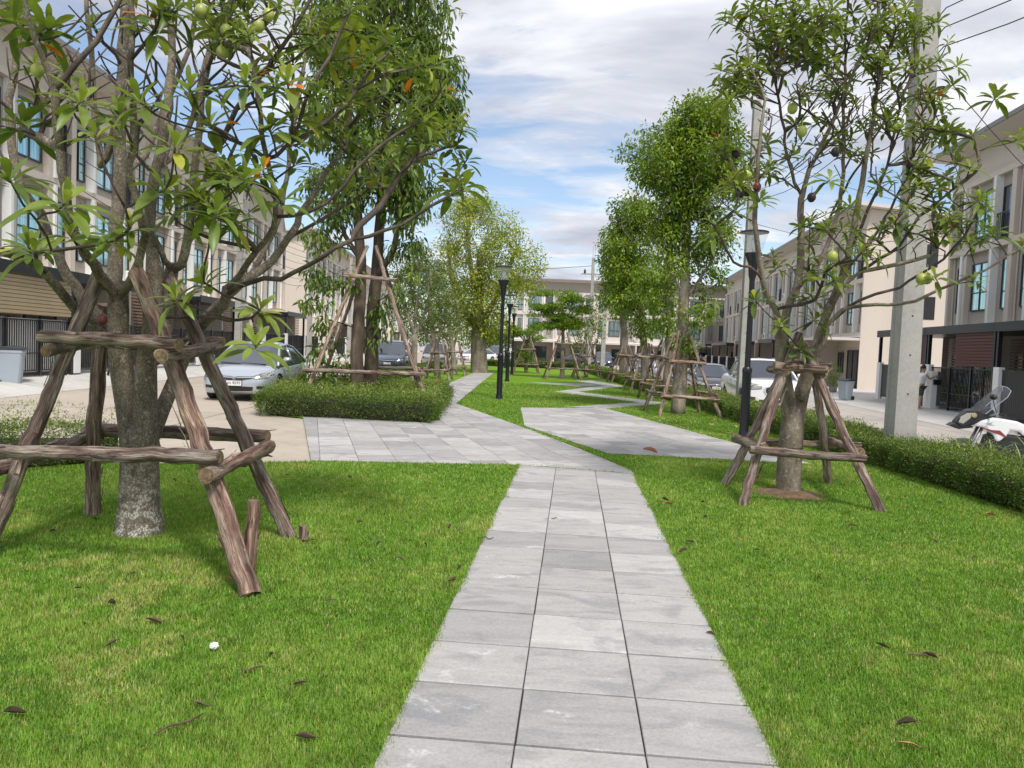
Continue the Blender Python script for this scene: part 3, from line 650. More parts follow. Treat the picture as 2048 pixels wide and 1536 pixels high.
# ------------------------------------------------------------------ lamp posts
def lamp():
    r = empty('street_lamp'); b_ = MB()
    b_.box(-0.13, 0.13, -0.13, 0.13, 0.0, 0.02); b_.lathe([(0.115, 0.02), (0.095, 0.12), (0.088, 0.16), (0.088, 1.28), (0.095, 1.30), (0.095, 1.36), (0.07, 1.40)], 20); b_.build('base', M['black'], r, smooth='auto')
    b_ = MB(); b_.lathe([(0.057, 1.38), (0.052, 3.1), (0.06, 3.14), (0.075, 3.2), (0.09, 3.42), (0.165, 3.60), (0.165, 3.63)], 20); b_.build('pole', M['black'], r, smooth='auto')
    g = MB(); V = []; n = 28; pr = [(0.150, 3.63), (0.20, 3.80), (0.262, 4.02)]
    g.lathe(pr, n); o = g.build('glass_shade', M['clear'], r, smooth='auto')
    bm = bmesh.new(); bm.from_mesh(o.data); bmesh.ops.delete(bm, geom=[f for f in bm.faces if len(f.verts) > 4], context='FACES'); bm.to_mesh(o.data); bm.free()
    c = MB(); c.lathe([(0.245, 4.015), (0.272, 4.02), (0.272, 4.045), (0.24, 4.055), (0.0, 4.06)], 28); c.build('cap', M['black'], r, smooth='auto')
    c = MB(); c.lathe([(0.035, 3.63), (0.035, 3.72), (0.055, 3.76), (0.06, 3.86), (0.03, 3.93), (0.0, 3.94)], 14); c.build('bulb', M['white'], r, smooth=True)
    return r
lp = lamp(); LG = 'black lamp posts with glass cone shades'
for i, (px, Y, lab) in enumerate([(998, 23.6, 'nearest of the central black lamp posts, standing on the lawn by the path'), (1487, 15.2, 'big black lamp post at the right, beside the propped tree and hedge'),
                        (1014, 36.5, 'second central black lamp post, just right of the nearest one'), (1023.5, 46.5, 'third central black lamp post down the lawn'), (1010, 60, 'farthest black lamp post, mostly hidden behind the nearer two')]):
    o = lp if i == 0 else copy_tree(lp); y_ = 696+0.04*(px-1024)
    d = Y; p = GP(px, y_+CAMZ*F/d); o.location = (p[0], p[1], 0); tag(o, lab, 'lamp post', LG)

# ------------------------------------------------------------------ wheelie bins
def bin_(loc, rz, label, s=1.0):
    r = empty('wheelie_bin', loc, rz, label, 'bin', 'grey wheelie bins'); V = []
    prof = [(0.20, 0.19, 0.02), (0.215, 0.21, 0.10), (0.245, 0.25, 0.60), (0.26, 0.27, 0.78), (0.275, 0.29, 0.80), (0.275, 0.29, 0.86)]
    def ring(a, b, z, c=0.045): return [(-a+c, -b, z), (a-c, -b, z), (a, -b+c, z), (a, b-c, z), (a-c, b, z), (-a+c, b, z), (-a, b-c, z), (-a, -b+c, z)]
    for a, b, z in prof: V += ring(a*s, b*s, z*s)
    m = len(prof); Fc = [(i*8+k, i*8+(k+1) % 8, (i+1)*8+(k+1) % 8, (i+1)*8+k) for i in range(m-1) for k in range(8)]+[tuple(range(7, -1, -1)), tuple((m-1)*8+k for k in range(8))]
    MB().add(V, Fc).build('body', M['binbody'], r, bevel=0.006)
    l_ = MB(); l_.prism([(-0.33, 0.865), (0.33, 0.865), (0.33, 0.90), (0.0, 0.95), (-0.30, 0.91)], -0.29, 0.29, 'x'); o = l_.build('lid', M['binlid'], r, bevel=0.01); o.scale = (s, s, s)
    h = MB(); h.tube([(-0.24, 0.31, 0.86), (-0.24, 0.38, 0.88), (0.24, 0.38, 0.88), (0.24, 0.31, 0.86)], 0.015, 8); o = h.build('handle', M['binlid'], r); o.scale = (s, s, s)
    for x in (-0.25, 0.22):
        wv = MB(); wv.tube([(x, 0.2, 0.10), (x+0.04, 0.2, 0.10)], 0.10, 18); o = wv.build('wheel', M['blackplastic'], r); o.scale = (s, s, s)
    return r
p = GP(20, 773, 0.05); bin_((p[0], p[1], 0.02), math.radians(115), 'grey wheelie bin with dark lid by the gate at the left edge', 1.16)
p = GP(1690, 800, -0.15); bin_((p[0], p[1], -0.15), math.radians(-60), 'grey wheelie bin beside the white pillar behind the right propped tree')

# ------------------------------------------------------------------ cars
def prof_interp(st, y):
    a = np.array(st, float); return [np.interp(y, a[:, 0], a[:, k]) for k in range(1, a.shape[1])]
def project_strip(mb, bvh, cols, axis, off, M_=3, start=6.0):
    "cols: list of (a, lo, hi): axis 'y+' looks from +y at (x,z); 'x+'/'x-' at (y,z); 'z' at (y; x0,x1)"
    V = []
    for a, lo, hi in cols:
        for k in range(M_+1):
            b_ = lo+(hi-lo)*k/M_
            if axis == 'y+': o, d = Vector((a, start, b_)), Vector((0, -1, 0))
            elif axis == 'y-': o, d = Vector((a, -start, b_)), Vector((0, 1, 0))
            elif axis == 'x+': o, d = Vector((start, a, b_)), Vector((-1, 0, 0))
            elif axis == 'x-': o, d = Vector((-start, a, b_)), Vector((1, 0, 0))
            else: o, d = Vector((b_, a, start)), Vector((0, 0, -1))
            h = bvh.ray_cast(o, d)
            pnt = h[0]-d*off if h[0] is not None else o+d*(start-0.3)
            V.append(tuple(pnt))
    n = len(cols); m = M_+1
    mb.add(V, [(i*m+k, (i+1)*m+k, (i+1)*m+k+1, i*m+k+1) for i in range(n-1) for k in range(M_)]); return mb
def densify(pts, n=12):
    pts = np.array(pts, float); x = np.linspace(pts[0, 0], pts[-1, 0], n); return [(a, np.interp(a, pts[:, 0], pts[:, 1]), np.interp(a, pts[:, 0], pts[:, 2])) for a in x]
def car(kind, pm, name='parked_car'):
    r = empty(name)
    if kind == 'sedan':
        Ln, W, wb, tr, wr = 4.50, 1.75, (1.36, -1.34), 0.80, 0.315
        st = [(-2.25, .50, .86, .62), (-2.20, .36, .93, .74), (-2.05, .22, .97, .81), (-1.6, .17, .98, .86), (-1.0, .15, .94, .875), (0.2, .15, .90, .875), (1.0, .15, .90, .87), (1.25, .15, .875, .865), (1.7, .16, .82, .85), (2.0, .17, .735, .80), (2.14, .19, .665, .71), (2.22, .24, .60, .56), (2.25, .34, .53, .40)]
        gl = [(-1.72, .95), (-1.05, 1.36), (-0.4, 1.43), (0.15, 1.42), (0.45, 1.37), (1.38, .86)]; wbelt, wroof = .80, .56
    elif kind == 'pickup':
        Ln, W, wb, tr, wr = 5.35, 1.86, (1.70, -1.52), 0.82, 0.385
        st = [(-2.67, .62, 1.12, .84), (-2.62, .50, 1.18, .89), (-2.4, .46, 1.20, .915), (-1.0, .42, 1.20, .93), (0.0, .40, 1.14, .93), (1.0, .40, 1.13, .93), (1.4, .40, 1.15, .93), (2.1, .40, 1.13, .92), (2.45, .38, 1.09, .90), (2.60, .38, 1.02, .86), (2.66, .40, .94, .79)]
        gl = [(-1.05, 1.18), (-0.95, 1.66), (-0.6, 1.74), (0.2, 1.74), (0.50, 1.69), (1.38, 1.13)]; wbelt, wroof = .85, .66
    else:   # tall people carrier / suv
        Ln, W, wb, tr, wr = 4.6, 1.80, (1.42, -1.38), 0.80, 0.345
        st = [(-2.30, .50, 1.0, .74), (-2.24, .40, 1.06, .82), (-2.0, .32, 1.07, .87), (-1.0, .30, 1.05, .90), (0.5, .30, 1.02, .90), (1.1, .30, 1.02, .895), (1.6, .30, .98, .87), (2.05, .32, .90, .82), (2.2, .36, .82, .72), (2.28, .42, .72, .56)]
        gl = [(-2.20, 1.04), (-2.0, 1.58), (-1.5, 1.70), (0.1, 1.72), (0.45, 1.66), (1.25, 1.0)]; wbelt, wroof = .82, .66
    ys = []
    sa = np.array(st)[:, 0]
    for i in range(len(sa)-1):
        k = max(1, int((sa[i+1]-sa[i])/0.12)); ys += list(np.linspace(sa[i], sa[i+1], k, endpoint=False))
    ys.append(sa[-1])
    half = [(0, 0), (.55, 0), (.80, .0), (.92, .05), (.975, .22), (1, .45), (.995, .62), (.965, .80), (.90, .925), (.80, .985), (.5, 1.012), (0, 1.02)]
    V = []; n = len(half)*2-2
    for y in ys:
        zl, zt, hw = prof_interp(st, y)
        for a, b_ in half: V.append((a*hw, y, zl+(zt-zl)*b_))
        for a, b_ in half[-2:0:-1]: V.append((-a*hw, y, zl+(zt-zl)*b_))
    m = len(ys); Fc = [(i*n+k, (i+1)*n+k, (i+1)*n+(k+1) % n, i*n+(k+1) % n) for i in range(m-1) for k in range(n)]
    Fc += [tuple(range(n)), tuple((m-1)*n+k for k in range(n-1, -1, -1))]
    bd = MB().add(V, Fc).build('body', M[pm], r, fix=True, smooth='auto')
    bvh = BVHTree.FromPolygons([Vector(v) for v in bd.data.vertices.values() and [x.co for x in bd.data.vertices]], [tuple(p.vertices) for p in bd.data.polygons])
    # wheel arches cut out of the body
    for yb in wb:
        for s in (1, -1):
            c = MB().tube([(s*0.52, yb, wr), (s*1.4, yb, wr)], wr+0.055, 28).build('cutter', None, None, fix=True)
            md = bd.modifiers.new('b', 'BOOLEAN'); md.operation = 'DIFFERENCE'; md.object = c; md.solver = 'EXACT'
    dg = bpy.context.evaluated_depsgraph_get(); me2 = bpy.data.meshes.new_from_object(bd.evaluated_get(dg)); bd.modifiers.clear(); bd.data = me2
    for o in [o for o in bpy.data.objects if o.name.startswith('cutter')]: bpy.data.objects.remove(o)
    smooth_by_angle(bd.data, 0.6)
    # cabin
    ga = np.array(gl); gy = np.unique(np.concatenate([np.linspace(ga[0, 0], ga[-1, 0], 22), ga[:, 0]])); zb = lambda y: prof_interp(st, y)[1]
    V = []; gh = 9
    zmax = ga[:, 1].max(); zbelt = np.mean([ga[0, 1], ga[-1, 1]])-0.02
    for y in gy:
        zt = np.interp(y, ga[:, 0], ga[:, 1]); zlo = min(zb(y), zt)-0.08
        fr = np.clip((zt-zbelt)/(zmax-zbelt), 0, 1); wt = wbelt+(wroof-wbelt)*fr
        half2 = [(0, zlo), (wbelt, zlo), (wbelt*0.5+wt*0.5, (zlo+zt)/2+0.03), (wt, zt-0.05*fr-0.005), (wt-0.05, zt-0.012), (wt*0.5, zt+0.012), (0, zt+0.018)]
        V += [(a, y, z) for a, z in half2]+[(-a, y, z) for a, z in half2[-2:0:-1]]
    n = 12; m = len(gy); Fc = [(i*n+k, (i+1)*n+k, (i+1)*n+(k+1) % n, i*n+(k+1) % n) for i in range(m-1) for k in range(n)]+[tuple(range(n)), tuple((m-1)*n+k for k in range(n-1, -1, -1))]
    cab = MB().add(V, Fc).build('windows', M['carglass'], r, fix=True, smooth='auto')
    cb_ = BVHTree.FromPolygons([x.co for x in cab.data.vertices], [tuple(p.vertices) for p in cab.data.polygons])
    y1, y2 = ga[1, 0]-0.02, ga[-2, 0]+0.02
    rf = MB(); project_strip(rf, cb_, [(y, -wroof+0.0, wroof-0.0) for y in np.linspace(y1, y2, 14)], 'z', 0.012, 10); rf.build('roof', M[pm], r, fix=True, smooth=True)
    pl = MB()
    for s in (1, -1):
        pl.tube([(s*(wbelt+.005), ga[-1, 0]-0.02, ga[-1, 1]-.0), (s*(wroof+.03), ga[-2, 0]+.02, ga[-2, 1]-.035), (s*(wroof+.02), ga[2, 0], ga[2, 1]-.045), (s*(wroof+.02), ga[1, 0], ga[1, 1]-.04), (s*(wbelt-.0), ga[0, 0], ga[0, 1]-.02)], [0.035, .03, .028, .032, .045], 8)
        a_ = np.interp(-0.25, ga[:, 0], ga[:, 1])
        pl.tube([(s*(wbelt+.002), -0.22, zb(-0.2)-0.02), (s*(wroof+.012), -0.25, a_-.05)], 0.028, 6)
    pl.build('pillars', M[pm], r, smooth=True)
    # wheels
    for yb in wb:
        for s in (1, -1):
            x0 = s*(W/2-0.20); x1 = s*(W/2-0.015)
            t = MB().tube([(x0, yb, wr), (x0+s*0.02, yb, wr), (x1-s*0.03, yb, wr), (x1, yb, wr)], [wr*.94, wr, wr, wr*.93], 30).build('tyre', M['tyre'], None, smooth='auto')
            wh = empty('wheel'); wh.parent = r; t.parent = wh
            q = MB().tube([(x1-s*0.03, yb, wr), (x1+s*0.004, yb, wr)], [wr*.66, wr*.64], 24)
            q.build('rim', M['steel'], wh)
            sp = MB()
            for k in range(5):
                a = k*2*math.pi/5; sp.tube([(x1+s*0.012, yb, wr), (x1+s*0.010, yb+math.cos(a)*wr*.63, wr+math.sin(a)*wr*.63)], 0.026, 5)
            sp.build('spokes', M['rim'], wh)
    fy = 'y+'; lights = {'sedan': [(.40, .575, .60), (.50, .565, .645), (.62, .57, .685), (.76, .60, .72), (.80, .65, .72)], 'pickup': [(.50, .86, .96), (.65, .84, .99), (.80, .83, 1.02), (.86, .88, 1.01)], 'suv': [(.42, .68, .76), (.6, .66, .80), (.76, .68, .84), (.80, .74, .83)]}[kind]
    for s in (1, -1):
        hl = MB(); project_strip(hl, bvh, [(s*a, lo, hi) for a, lo, hi in densify(lights, 9)], fy, 0.012, 4); o = hl.build('headlight', M['headlamp'], r, smooth=True)
        hb_ = MB(); project_strip(hb_, bvh, [(s*a, lo-.012, hi+.012) for a, lo, hi in densify([(lights[0][0]-.015, lights[0][1], lights[0][2])]+lights[1:-1]+[(lights[-1][0]+.012, lights[-1][1], lights[-1][2])], 11)], fy, 0.006, 4); hb_.build('surround', M['ink'], o, smooth=True)
        e = MB(); xc = lights[1][0]+0.1; zc_ = (lights[1][1]+lights[1][2])/2+0.01
        h = bvh.ray_cast(Vector((s*xc, 6, zc_)), Vector((0, -1, 0)))[0]
        e.tube([tuple(h+Vector((0, -0.0, 0))), tuple(h+Vector((0, 0.02, 0)))], 0.048, 14); e.build('reflector', M['chrome'], o)
    def strip(nm, cols, mat, off=0.008, par=None, k=3, ax=fy, nn=14):
        mb = MB(); project_strip(mb, bvh, densify(cols, nn), ax, off, k); return mb.build(nm, M[mat], par or r, smooth=True)
    if kind == 'sedan':
        strip('grille', [(-.43, .565, .605), (-.2, .525, .60), (0, .515, .595), (.2, .525, .60), (.43, .565, .605)], 'blackplastic', .010)
        strip('bonnet_gap', [(-.60, .690, .700), (-.42, .612, .620), (0, .602, .610), (.42, .612, .620), (.60, .690, .700)], 'ink', .004, k=1, nn=24)
        strip('chrome_bar', [(-.42, .588, .602), (0, .572, .586), (.42, .588, .602)], 'chrome', .018)
        strip('bumper_intake', [(-.44, .27, .37), (0, .25, .375), (.44, .27, .37)], 'blackplastic', .006)
        for s in (1, -1): strip('fog_recess', [(s*.52, .31, .38), (s*.70, .32, .39)], 'blackplastic', .006)
        # badge: chrome rounded frame with a letter-shaped emblem
        h = bvh.ray_cast(Vector((0, 6, .572)), Vector((0, -1, 0)))[0]; e = MB(); q = 0.042
        for s in (1, -1): e.tube([(s*q, h.y+.03, .572+q*.85), (s*q*.8, h.y+.03, .572-q*.85)], .008, 6); e.tube([(s*q*.45, h.y+.032, .572+q*.75), (s*q*.3, h.y+.032, .572-q*.7)], .008, 6)
        e.tube([(-q, h.y+.03, .572+q*.85), (q, h.y+.03, .572+q*.85)], .007, 6); e.tube([(-q*.8, h.y+.03, .572-q*.85), (q*.8, h.y+.03, .572-q*.85)], .007, 6); e.tube([(-q*.4, h.y+.032, .572), (q*.4, h.y+.032, .572)], .007, 6)
        e.build('emblem', M['chrome'], r)
        h = bvh.ray_cast(Vector((0, 6, .45)), Vector((0, -1, 0)))[0]
        pt = MB(); pt.box(-.18, .18, h.y, h.y+.03, .385, .515); po = pt.build('number_plate', M['white'], r, bevel=.008)
        rim = MB(); 
        for a in ((-.185, .185, .380, .388), (-.185, .185, .512, .520), (-.187, -.178, .38, .52), (.178, .187, .38, .52)): rim.box(a[0], a[1], h.y+.0, h.y+.034, a[2], a[3])
        rim.build('plate_frame', M['ink'], po)
        cu = bpy.data.curves.new('t', 'FONT'); cu.body = '\u0e0a\u0e02 8293'; cu.size = .095; cu.extrude = .001; cu.align_x = 'CENTER'; tmp = bpy.data.objects.new('t', cu); COL.objects.link(tmp)
        me = bpy.data.meshes.new_from_object(tmp.evaluated_get(bpy.context.evaluated_depsgraph_get())); bpy.data.objects.remove(tmp)
        to = link('plate_text', me, po, M['ink']); to.rotation_euler = (math.pi/2, 0, math.pi); to.location = (0, h.y+.034, .425)
    elif kind == 'pickup':
        strip('grille', [(-.42, .78, .86), (-.34, .66, .93), (0, .65, .94), (.34, .66, .93), (.42, .78, .86)], 'chrome', .016)
        strip('grille_mesh', [(-.36, .76, .87), (-.30, .69, .905), (0, .68, .91), (.30, .69, .905), (.36, .76, .87)], 'blackplastic', .026)
        for z in (.755, .83): strip('grille_bar', [(-.30, z, z+.018), (.30, z, z+.018)], 'chrome', .034)
        h = bvh.ray_cast(Vector((0, 6, .79)), Vector((0, -1, 0)))[0]; e = MB(); V = [(math.cos(a)*.10, h.y+.05, .80+math.sin(a)*.04) for a in np.linspace(0, 2*math.pi, 20, endpoint=False)]
        e.add(V+[(v[0], v[1]-.03, v[2]) for v in V], [tuple(range(20))]+[(i, i+20, (i+1) % 20+20, (i+1) % 20) for i in range(20)]); e.build('emblem', M['navy'], r, fix=True)
        strip('bumper_intake', [(-.55, .47, .53), (0, .46, .54), (.55, .47, .53)], 'blackplastic', .010)
        for s in (1, -1): strip('fog_recess', [(s*.66, .50, .60), (s*.80, .52, .61)], 'blackplastic', .008)
        pt = MB(); pt.box(-.18, .18, h.y+.01, h.y+.05, .545, .645); pt.build('number_plate', M['white'], r)
    else:
        strip('grille', [(-.38, .70, .76), (0, .66, .78), (.38, .70, .76)], 'blackplastic', .010)
        strip('chrome_bar', [(-.38, .725, .745), (0, .715, .735), (.38, .725, .745)], 'chrome', .018)
        strip('bumper_intake', [(-.5, .40, .50), (0, .38, .52), (.5, .40, .50)], 'blackplastic', .008)
        h = bvh.ray_cast(Vector((0, 6, .56)), Vector((0, -1, 0)))[0]; pt = MB(); pt.box(-.18, .18, h.y, h.y+.03, .53, .63); pt.build('number_plate', M['white'], r)
        rr = MB()
        for s in (1, -1): rr.tube([(s*.55, -1.6, 1.72), (s*.55, -1.5, 1.77), (s*.55, 0, 1.78), (s*.55, .1, 1.73)], .018, 6)
        rr.build('roof_rails', M['blackplastic'], r)
    # rear lamps, mirrors, handles, door lines, wipers
    zt = prof_interp(st, -Ln/2+0.05)[1]
    for s in (1, -1):
        tl = MB(); project_strip(tl, bvh, [(s*a, zt-.22, zt-.06) for a in np.linspace(.50*W/1.75, .70*W/1.75, 6)], 'y-', .012, 3); tl.build('tail_light', M['lampglass_red'], r, smooth=True)
        mb = MB(); yb = ga[-1, 0]-.30; zz_ = zb(yb)+.10
        mb.tube([(s*(wbelt-.02), yb, zz_-.04), (s*(W/2+.02), yb, zz_-.0)], .02, 6); mb.build('mirror_arm', M['blackplastic'], r)
        V = MB(); V.tube([(s*(W/2-.01), yb-.005, zz_+.02), (s*(W/2+.04), yb, zz_+.02), (s*(W/2+.13), yb-.01, zz_+.025), (s*(W/2+.17), yb-.02, zz_+.03)], [.055, .075, .07, .045], 10); V.build('mirror', M[pm], r, smooth=True)
        for yd in ((-.38, .55) if kind != 'pickup' else (-.28, .62)):
            hd = MB(); zz2 = zb(yd)-.14; h = bvh.ray_cast(Vector((s*3, yd, zz2)), Vector((-s, 0, 0)))[0]; hd.box(min(h.x, h.x+s*.03), max(h.x, h.x+s*.03), yd-.09, yd+.09, zz2-.014, zz2+.014); hd.build('door_handle', M['chrome'], r)
        for yd in ((.95, -.22, -1.0) if kind != 'pickup' else (1.0, -.10, -1.08)):
            dl = MB(); project_strip(dl, bvh, [(yd-.006, .34 if kind == 'sedan' else .5, zb(yd)-.03), (yd+.006, .34 if kind == 'sedan' else .5, zb(yd)-.03)], 'x+' if s > 0 else 'x-', .003, 8); dl.build('door_gap', M['ink'], r)

    wp = MB(); zc_ = ga[-1, 1]
    wp.tube([(-.5, ga[-1, 0]-.02, zc_+.03), (.1, ga[-1, 0]-.06, zc_+.05)], .010, 5); wp.tube([(.1, ga[-1, 0]-.0, zc_+.03), (.62, ga[-1, 0]-.05, zc_+.05)], .010, 5); wp.build('wipers', M['blackplastic'], r)
    return r
CARP = {}
def put_car(kind, pm, x, y, z, heading, label, name='parked_car', group=None):
    "heading = direction the nose points, degrees clockwise from +Y"
    k = (kind, pm)
    if k not in CARP: CARP[k] = car(kind, pm, name); o = CARP[k]
    else: o = copy_tree(CARP[k])
    o.location = (x, y, z); o.rotation_euler = (0, 0, -math.radians(heading)); tag(o, label, 'car' if kind != 'pickup' else 'pickup truck', group); return o
rd = lambda x, y: (x, y)
put_car('sedan', 'silver', -7.0, 21.25, -0.02, 180-3, 'silver sedan facing the viewer, parked on the left street', 'silver_sedan').scale = (1.04, 1.04, 1.04)
put_car('pickup', 'pearl', 8.3, 25.6, -0.2, 180+6.5, 'white pickup truck facing the viewer behind the right hedge', 'pickup_truck')
put_car('sedan', 'charcoal', 8.75, 34.0, -0.2, 180+6.5, 'dark grey sedan parked just behind the white pickup')
put_car('suv', 'greyblue', -6.35, 40.5, -0.02, 178, 'slate blue tall car parked behind the multi-trunk tree', 'parked_suv')
put_car('suv', 'pearl', -5.2, 52, -0.02, 178, 'white tall car half hidden behind the prop frame leg on the left street', 'parked_suv')
put_car('sedan', 'pearl', -5.7, 66, -0.02, 178, 'white sedan seen between two prop frames, far up the left street')
put_car('sedan', 'charcoal', -3.9, 84, -0.02, 172, 'dark sedan at the far end of the left street, left one')
put_car('sedan', 'pearl', -3.5, 75, -0.02, 215, 'white sedan at the far end of the left street beside the yellow-green tree')
put_car('suv', 'charcoal', -2.0, 92, -0.02, 180, 'dark tall car at the far end of the left street, by the lamp posts', 'parked_suv')
G = 'cars parked along the far end of the park'
put_car('sedan', 'charcoal', 7.2, 82, -0.2, 140, 'black sedan parked before the white row, left of the crossarm pole', group=G)
put_car('suv', 'navy', 9.2, 78, -0.2, 185, 'navy car facing the viewer beside the far crossarm pole', 'parked_suv', G)
put_car('suv', 'greyblue', 10.9, 62, -0.2, 188, 'blue-grey tall car behind the propped trees on the right street', 'parked_suv', G)
put_car('sedan', 'silver', 10.0, 50, -0.2, 187, 'silver sedan behind the propped trees on the right street', group=G)
put_car('suv', 'greyblue', 11.8, 70, -0.2, 188, 'farthest blue-grey tall car on the right street', 'parked_suv', G)

# ------------------------------------------------------------------ motorcycle (u forward-to-back, z up), nose at u=0
def motorcycle(loc, rz):
    r = empty('motorcycle', loc, rz, 'white and black touring motorcycle with clear windscreen parked behind the right hedge', 'motorcycle')
    def pr(name, poly, hw, mat, bev=0.02, par=None, c=0.0): return MB().prism([(a, b) for a, b in poly], c-hw, c+hw, 'y').build(name, M[mat], par or r, bevel=bev)
    for nm, u, R_ in (('front_wheel', 0.10, 0.315), ('rear_wheel', 1.55, 0.315)):
        wh = empty(nm); wh.parent = r
        th = np.linspace(0, 2*math.pi, 37); q = MB(); q.tube([(u+math.cos(a)*(R_-.055), 0, R_+math.sin(a)*(R_-.055)) for a in th], .058, 10); q.build('tyre', M['tyre'], wh, smooth=True)
        q = MB(); q.tube([(u+math.cos(a)*(R_-.11), 0, R_+math.sin(a)*(R_-.11)) for a in th], .018, 6)
        for k in range(6): a = k*math.pi/3; q.tube([(u, 0, R_), (u+math.cos(a)*(R_-.11), 0, R_+math.sin(a)*(R_-.11))], .016, 5)
        q.build('rim', M['blackplastic'], wh)
        q = MB(); q.tube([(u, -.07, R_), (u, -.062, R_)], .14, 24); q.build('brake_disc', M['steel'], wh)
    f = MB()
    for s in (-.10, .10): f.tube([(0.10, s, .315), (0.26, s, .66), (.40, s, 1.0)], [.030, .026, .024], 10)
    f.build('fork', M['rim'], r, smooth=True)
    pr('front_fender', [(-.20, .50), (-.12, .62), (.02, .72), (.20, .74), (.36, .66), (.40, .58), (.28, .64), (.1, .655), (-.06, .60)], .075, 'charcoal')
    pr('nose_fairing', [(-.02, .98), (.06, .90), (.20, .95), (.34, 1.0), (.42, 1.14), (.30, 1.22), (.16, 1.20), (.05, 1.08)], .13, 'blackplastic', .03)
    hl = pr('headlight', [(.015, .99), (.09, .97), (.19, 1.07), (.24, 1.16), (.13, 1.15), (.05, 1.08)], .135, 'headlamp', .015)
    pr('light_guard', [(-.10, .93), (.04, .885), (.24, .92), (.24, .95), (.06, .93), (-.03, .985)], .12, 'blackplastic', .015)
    V = []; 
    for (u, z, hw) in [(.17, 1.17, .15), (.30, 1.31, .19), (.44, 1.45, .20), (.54, 1.55, .18), (.60, 1.60, .10)]:
        for k in range(9): a = (k/8-.5)*2; V.append((u+(.22 if z < 1.5 else .17 if z < 1.58 else .08)*abs(a)**1.6, hw*a, z-.02*a*a))
    ws = MB().add(V, [(i*9+k, i*9+k+1, (i+1)*9+k+1, (i+1)*9+k) for i in range(4) for k in range(8)]); o = ws.build('windscreen', M['screen'], r, smooth=True)
    e = MB(); e.tube([V[i*9] for i in range(5)]+[V[4*9+k] for k in range(1, 9)]+[V[i*9+8] for i in (3, 2, 1, 0)], .007, 6); e.build('windscreen_edge', M['rim'], o)
    pr('dashboard', [(.30, 1.05), (.34, 1.20), (.46, 1.26), (.52, 1.20), (.56, 1.10), (.45, 1.04)], .12, 'blackplastic', .02)
    pr('tank_fairing', [(.22, .955), (.34, 1.04), (.50, 1.10), (.66, 1.085), (.84, 1.06), (.98, 1.0), (1.07, .86), (1.06, .83), (.92, .84), (.88, .90), (.74, .91), (.70, .82), (.60, .72), (.54, .74), (.52, .82), (.38, .93)], .165, 'pearl', .035)
    pr('red_flash', [(.30, .94), (.50, .905), (.60, .905), (.69, .82), (.70, .79), (.60, .84), (.50, .865), (.40, .905)], .172, 'flashred', .004)
    pr('wing_emblem', [(.40, 1.0), (.50, 1.03), (.47, .995), (.52, .98), (.46, .975)], .168, 'steel', 0)
    pr('seat', [(.96, .99), (1.08, .93), (1.32, .90), (1.42, .97), (1.72, 1.0), (1.80, .96), (1.70, .90), (1.30, .82), (1.05, .83)], .14, 'blackplastic', .03)
    pr('tail', [(1.30, .83), (1.60, .90), (1.95, 1.02), (1.98, .96), (1.70, .80), (1.35, .74)], .10, 'charcoal', .02)
    pr('engine', [(.46, .82), (.40, .60), (.46, .36), (.62, .22), (1.02, .22), (1.16, .36), (1.12, .66), (.98, .82), (.72, .84)], .14, 'blackplastic', .03)
    pr('frame', [(.98, .86), (1.30, .82), (1.34, .70), (1.12, .50), (1.56, .36), (1.58, .28), (1.05, .38), (.92, .6)], .09, 'blackplastic', .02)
    q = MB(); q.tube([(.50, .17, .50), (.55, .17, .30), (.80, .18, .20), (1.2, .19, .22), (1.35, .20, .34), (1.75, .22, .50)], [.022, .022, .022, .03, .05, .055], 10); q.build('exhaust', M['steel'], r, smooth=True)
    q = MB(); q.tube([(.56, -.40, 1.16), (.50, -.30, 1.17), (.44, -.12, 1.13), (.44, .12, 1.13), (.50, .30, 1.17), (.56, .40, 1.16)], .013, 8); hb = q.build('handlebar', M['rim'], r)
    for s in (-1, 1):
        q = MB(); q.tube([(.52, s*.34, 1.165), (.57, s*.44, 1.16)], .02, 8); q.build('grip', M['blackplastic'], hb)
        q = MB(); q.tube([(.50, s*.28, 1.17), (.44, s*.34, 1.30), (.40, s*.38, 1.40)], .007, 6); mo = q.build('mirror_stalk', M['blackplastic'], hb)
        q = MB(); q.tube([(.40, s*.31, 1.42), (.40, s*.36, 1.43), (.40, s*.44, 1.43), (.40, s*.47, 1.42)], [.02, .045, .045, .02], 10); q.build('mirror', M['blackplastic'], hb, smooth=True)
    q = MB(); q.tube([(.235, -.135, 1.12), (.235, -.15, 1.12)], .038, 18); q.build('round_sticker', M['yellowleaf'], r)
    q = MB(); q.tube([(1.0, .12, .34), (.88, .28, .02)], .012, 6); q.build('kickstand', M['steel'], r); return r
    return r
# nose towards the left of the picture: local +u (backwards) points right
mp = PX(1895, 870, 11.6); mo_ = motorcycle((mp[0]+0.12, mp[1]+0.05, -0.2), math.radians(-14)); mo_.scale = (.95, .95, .95)

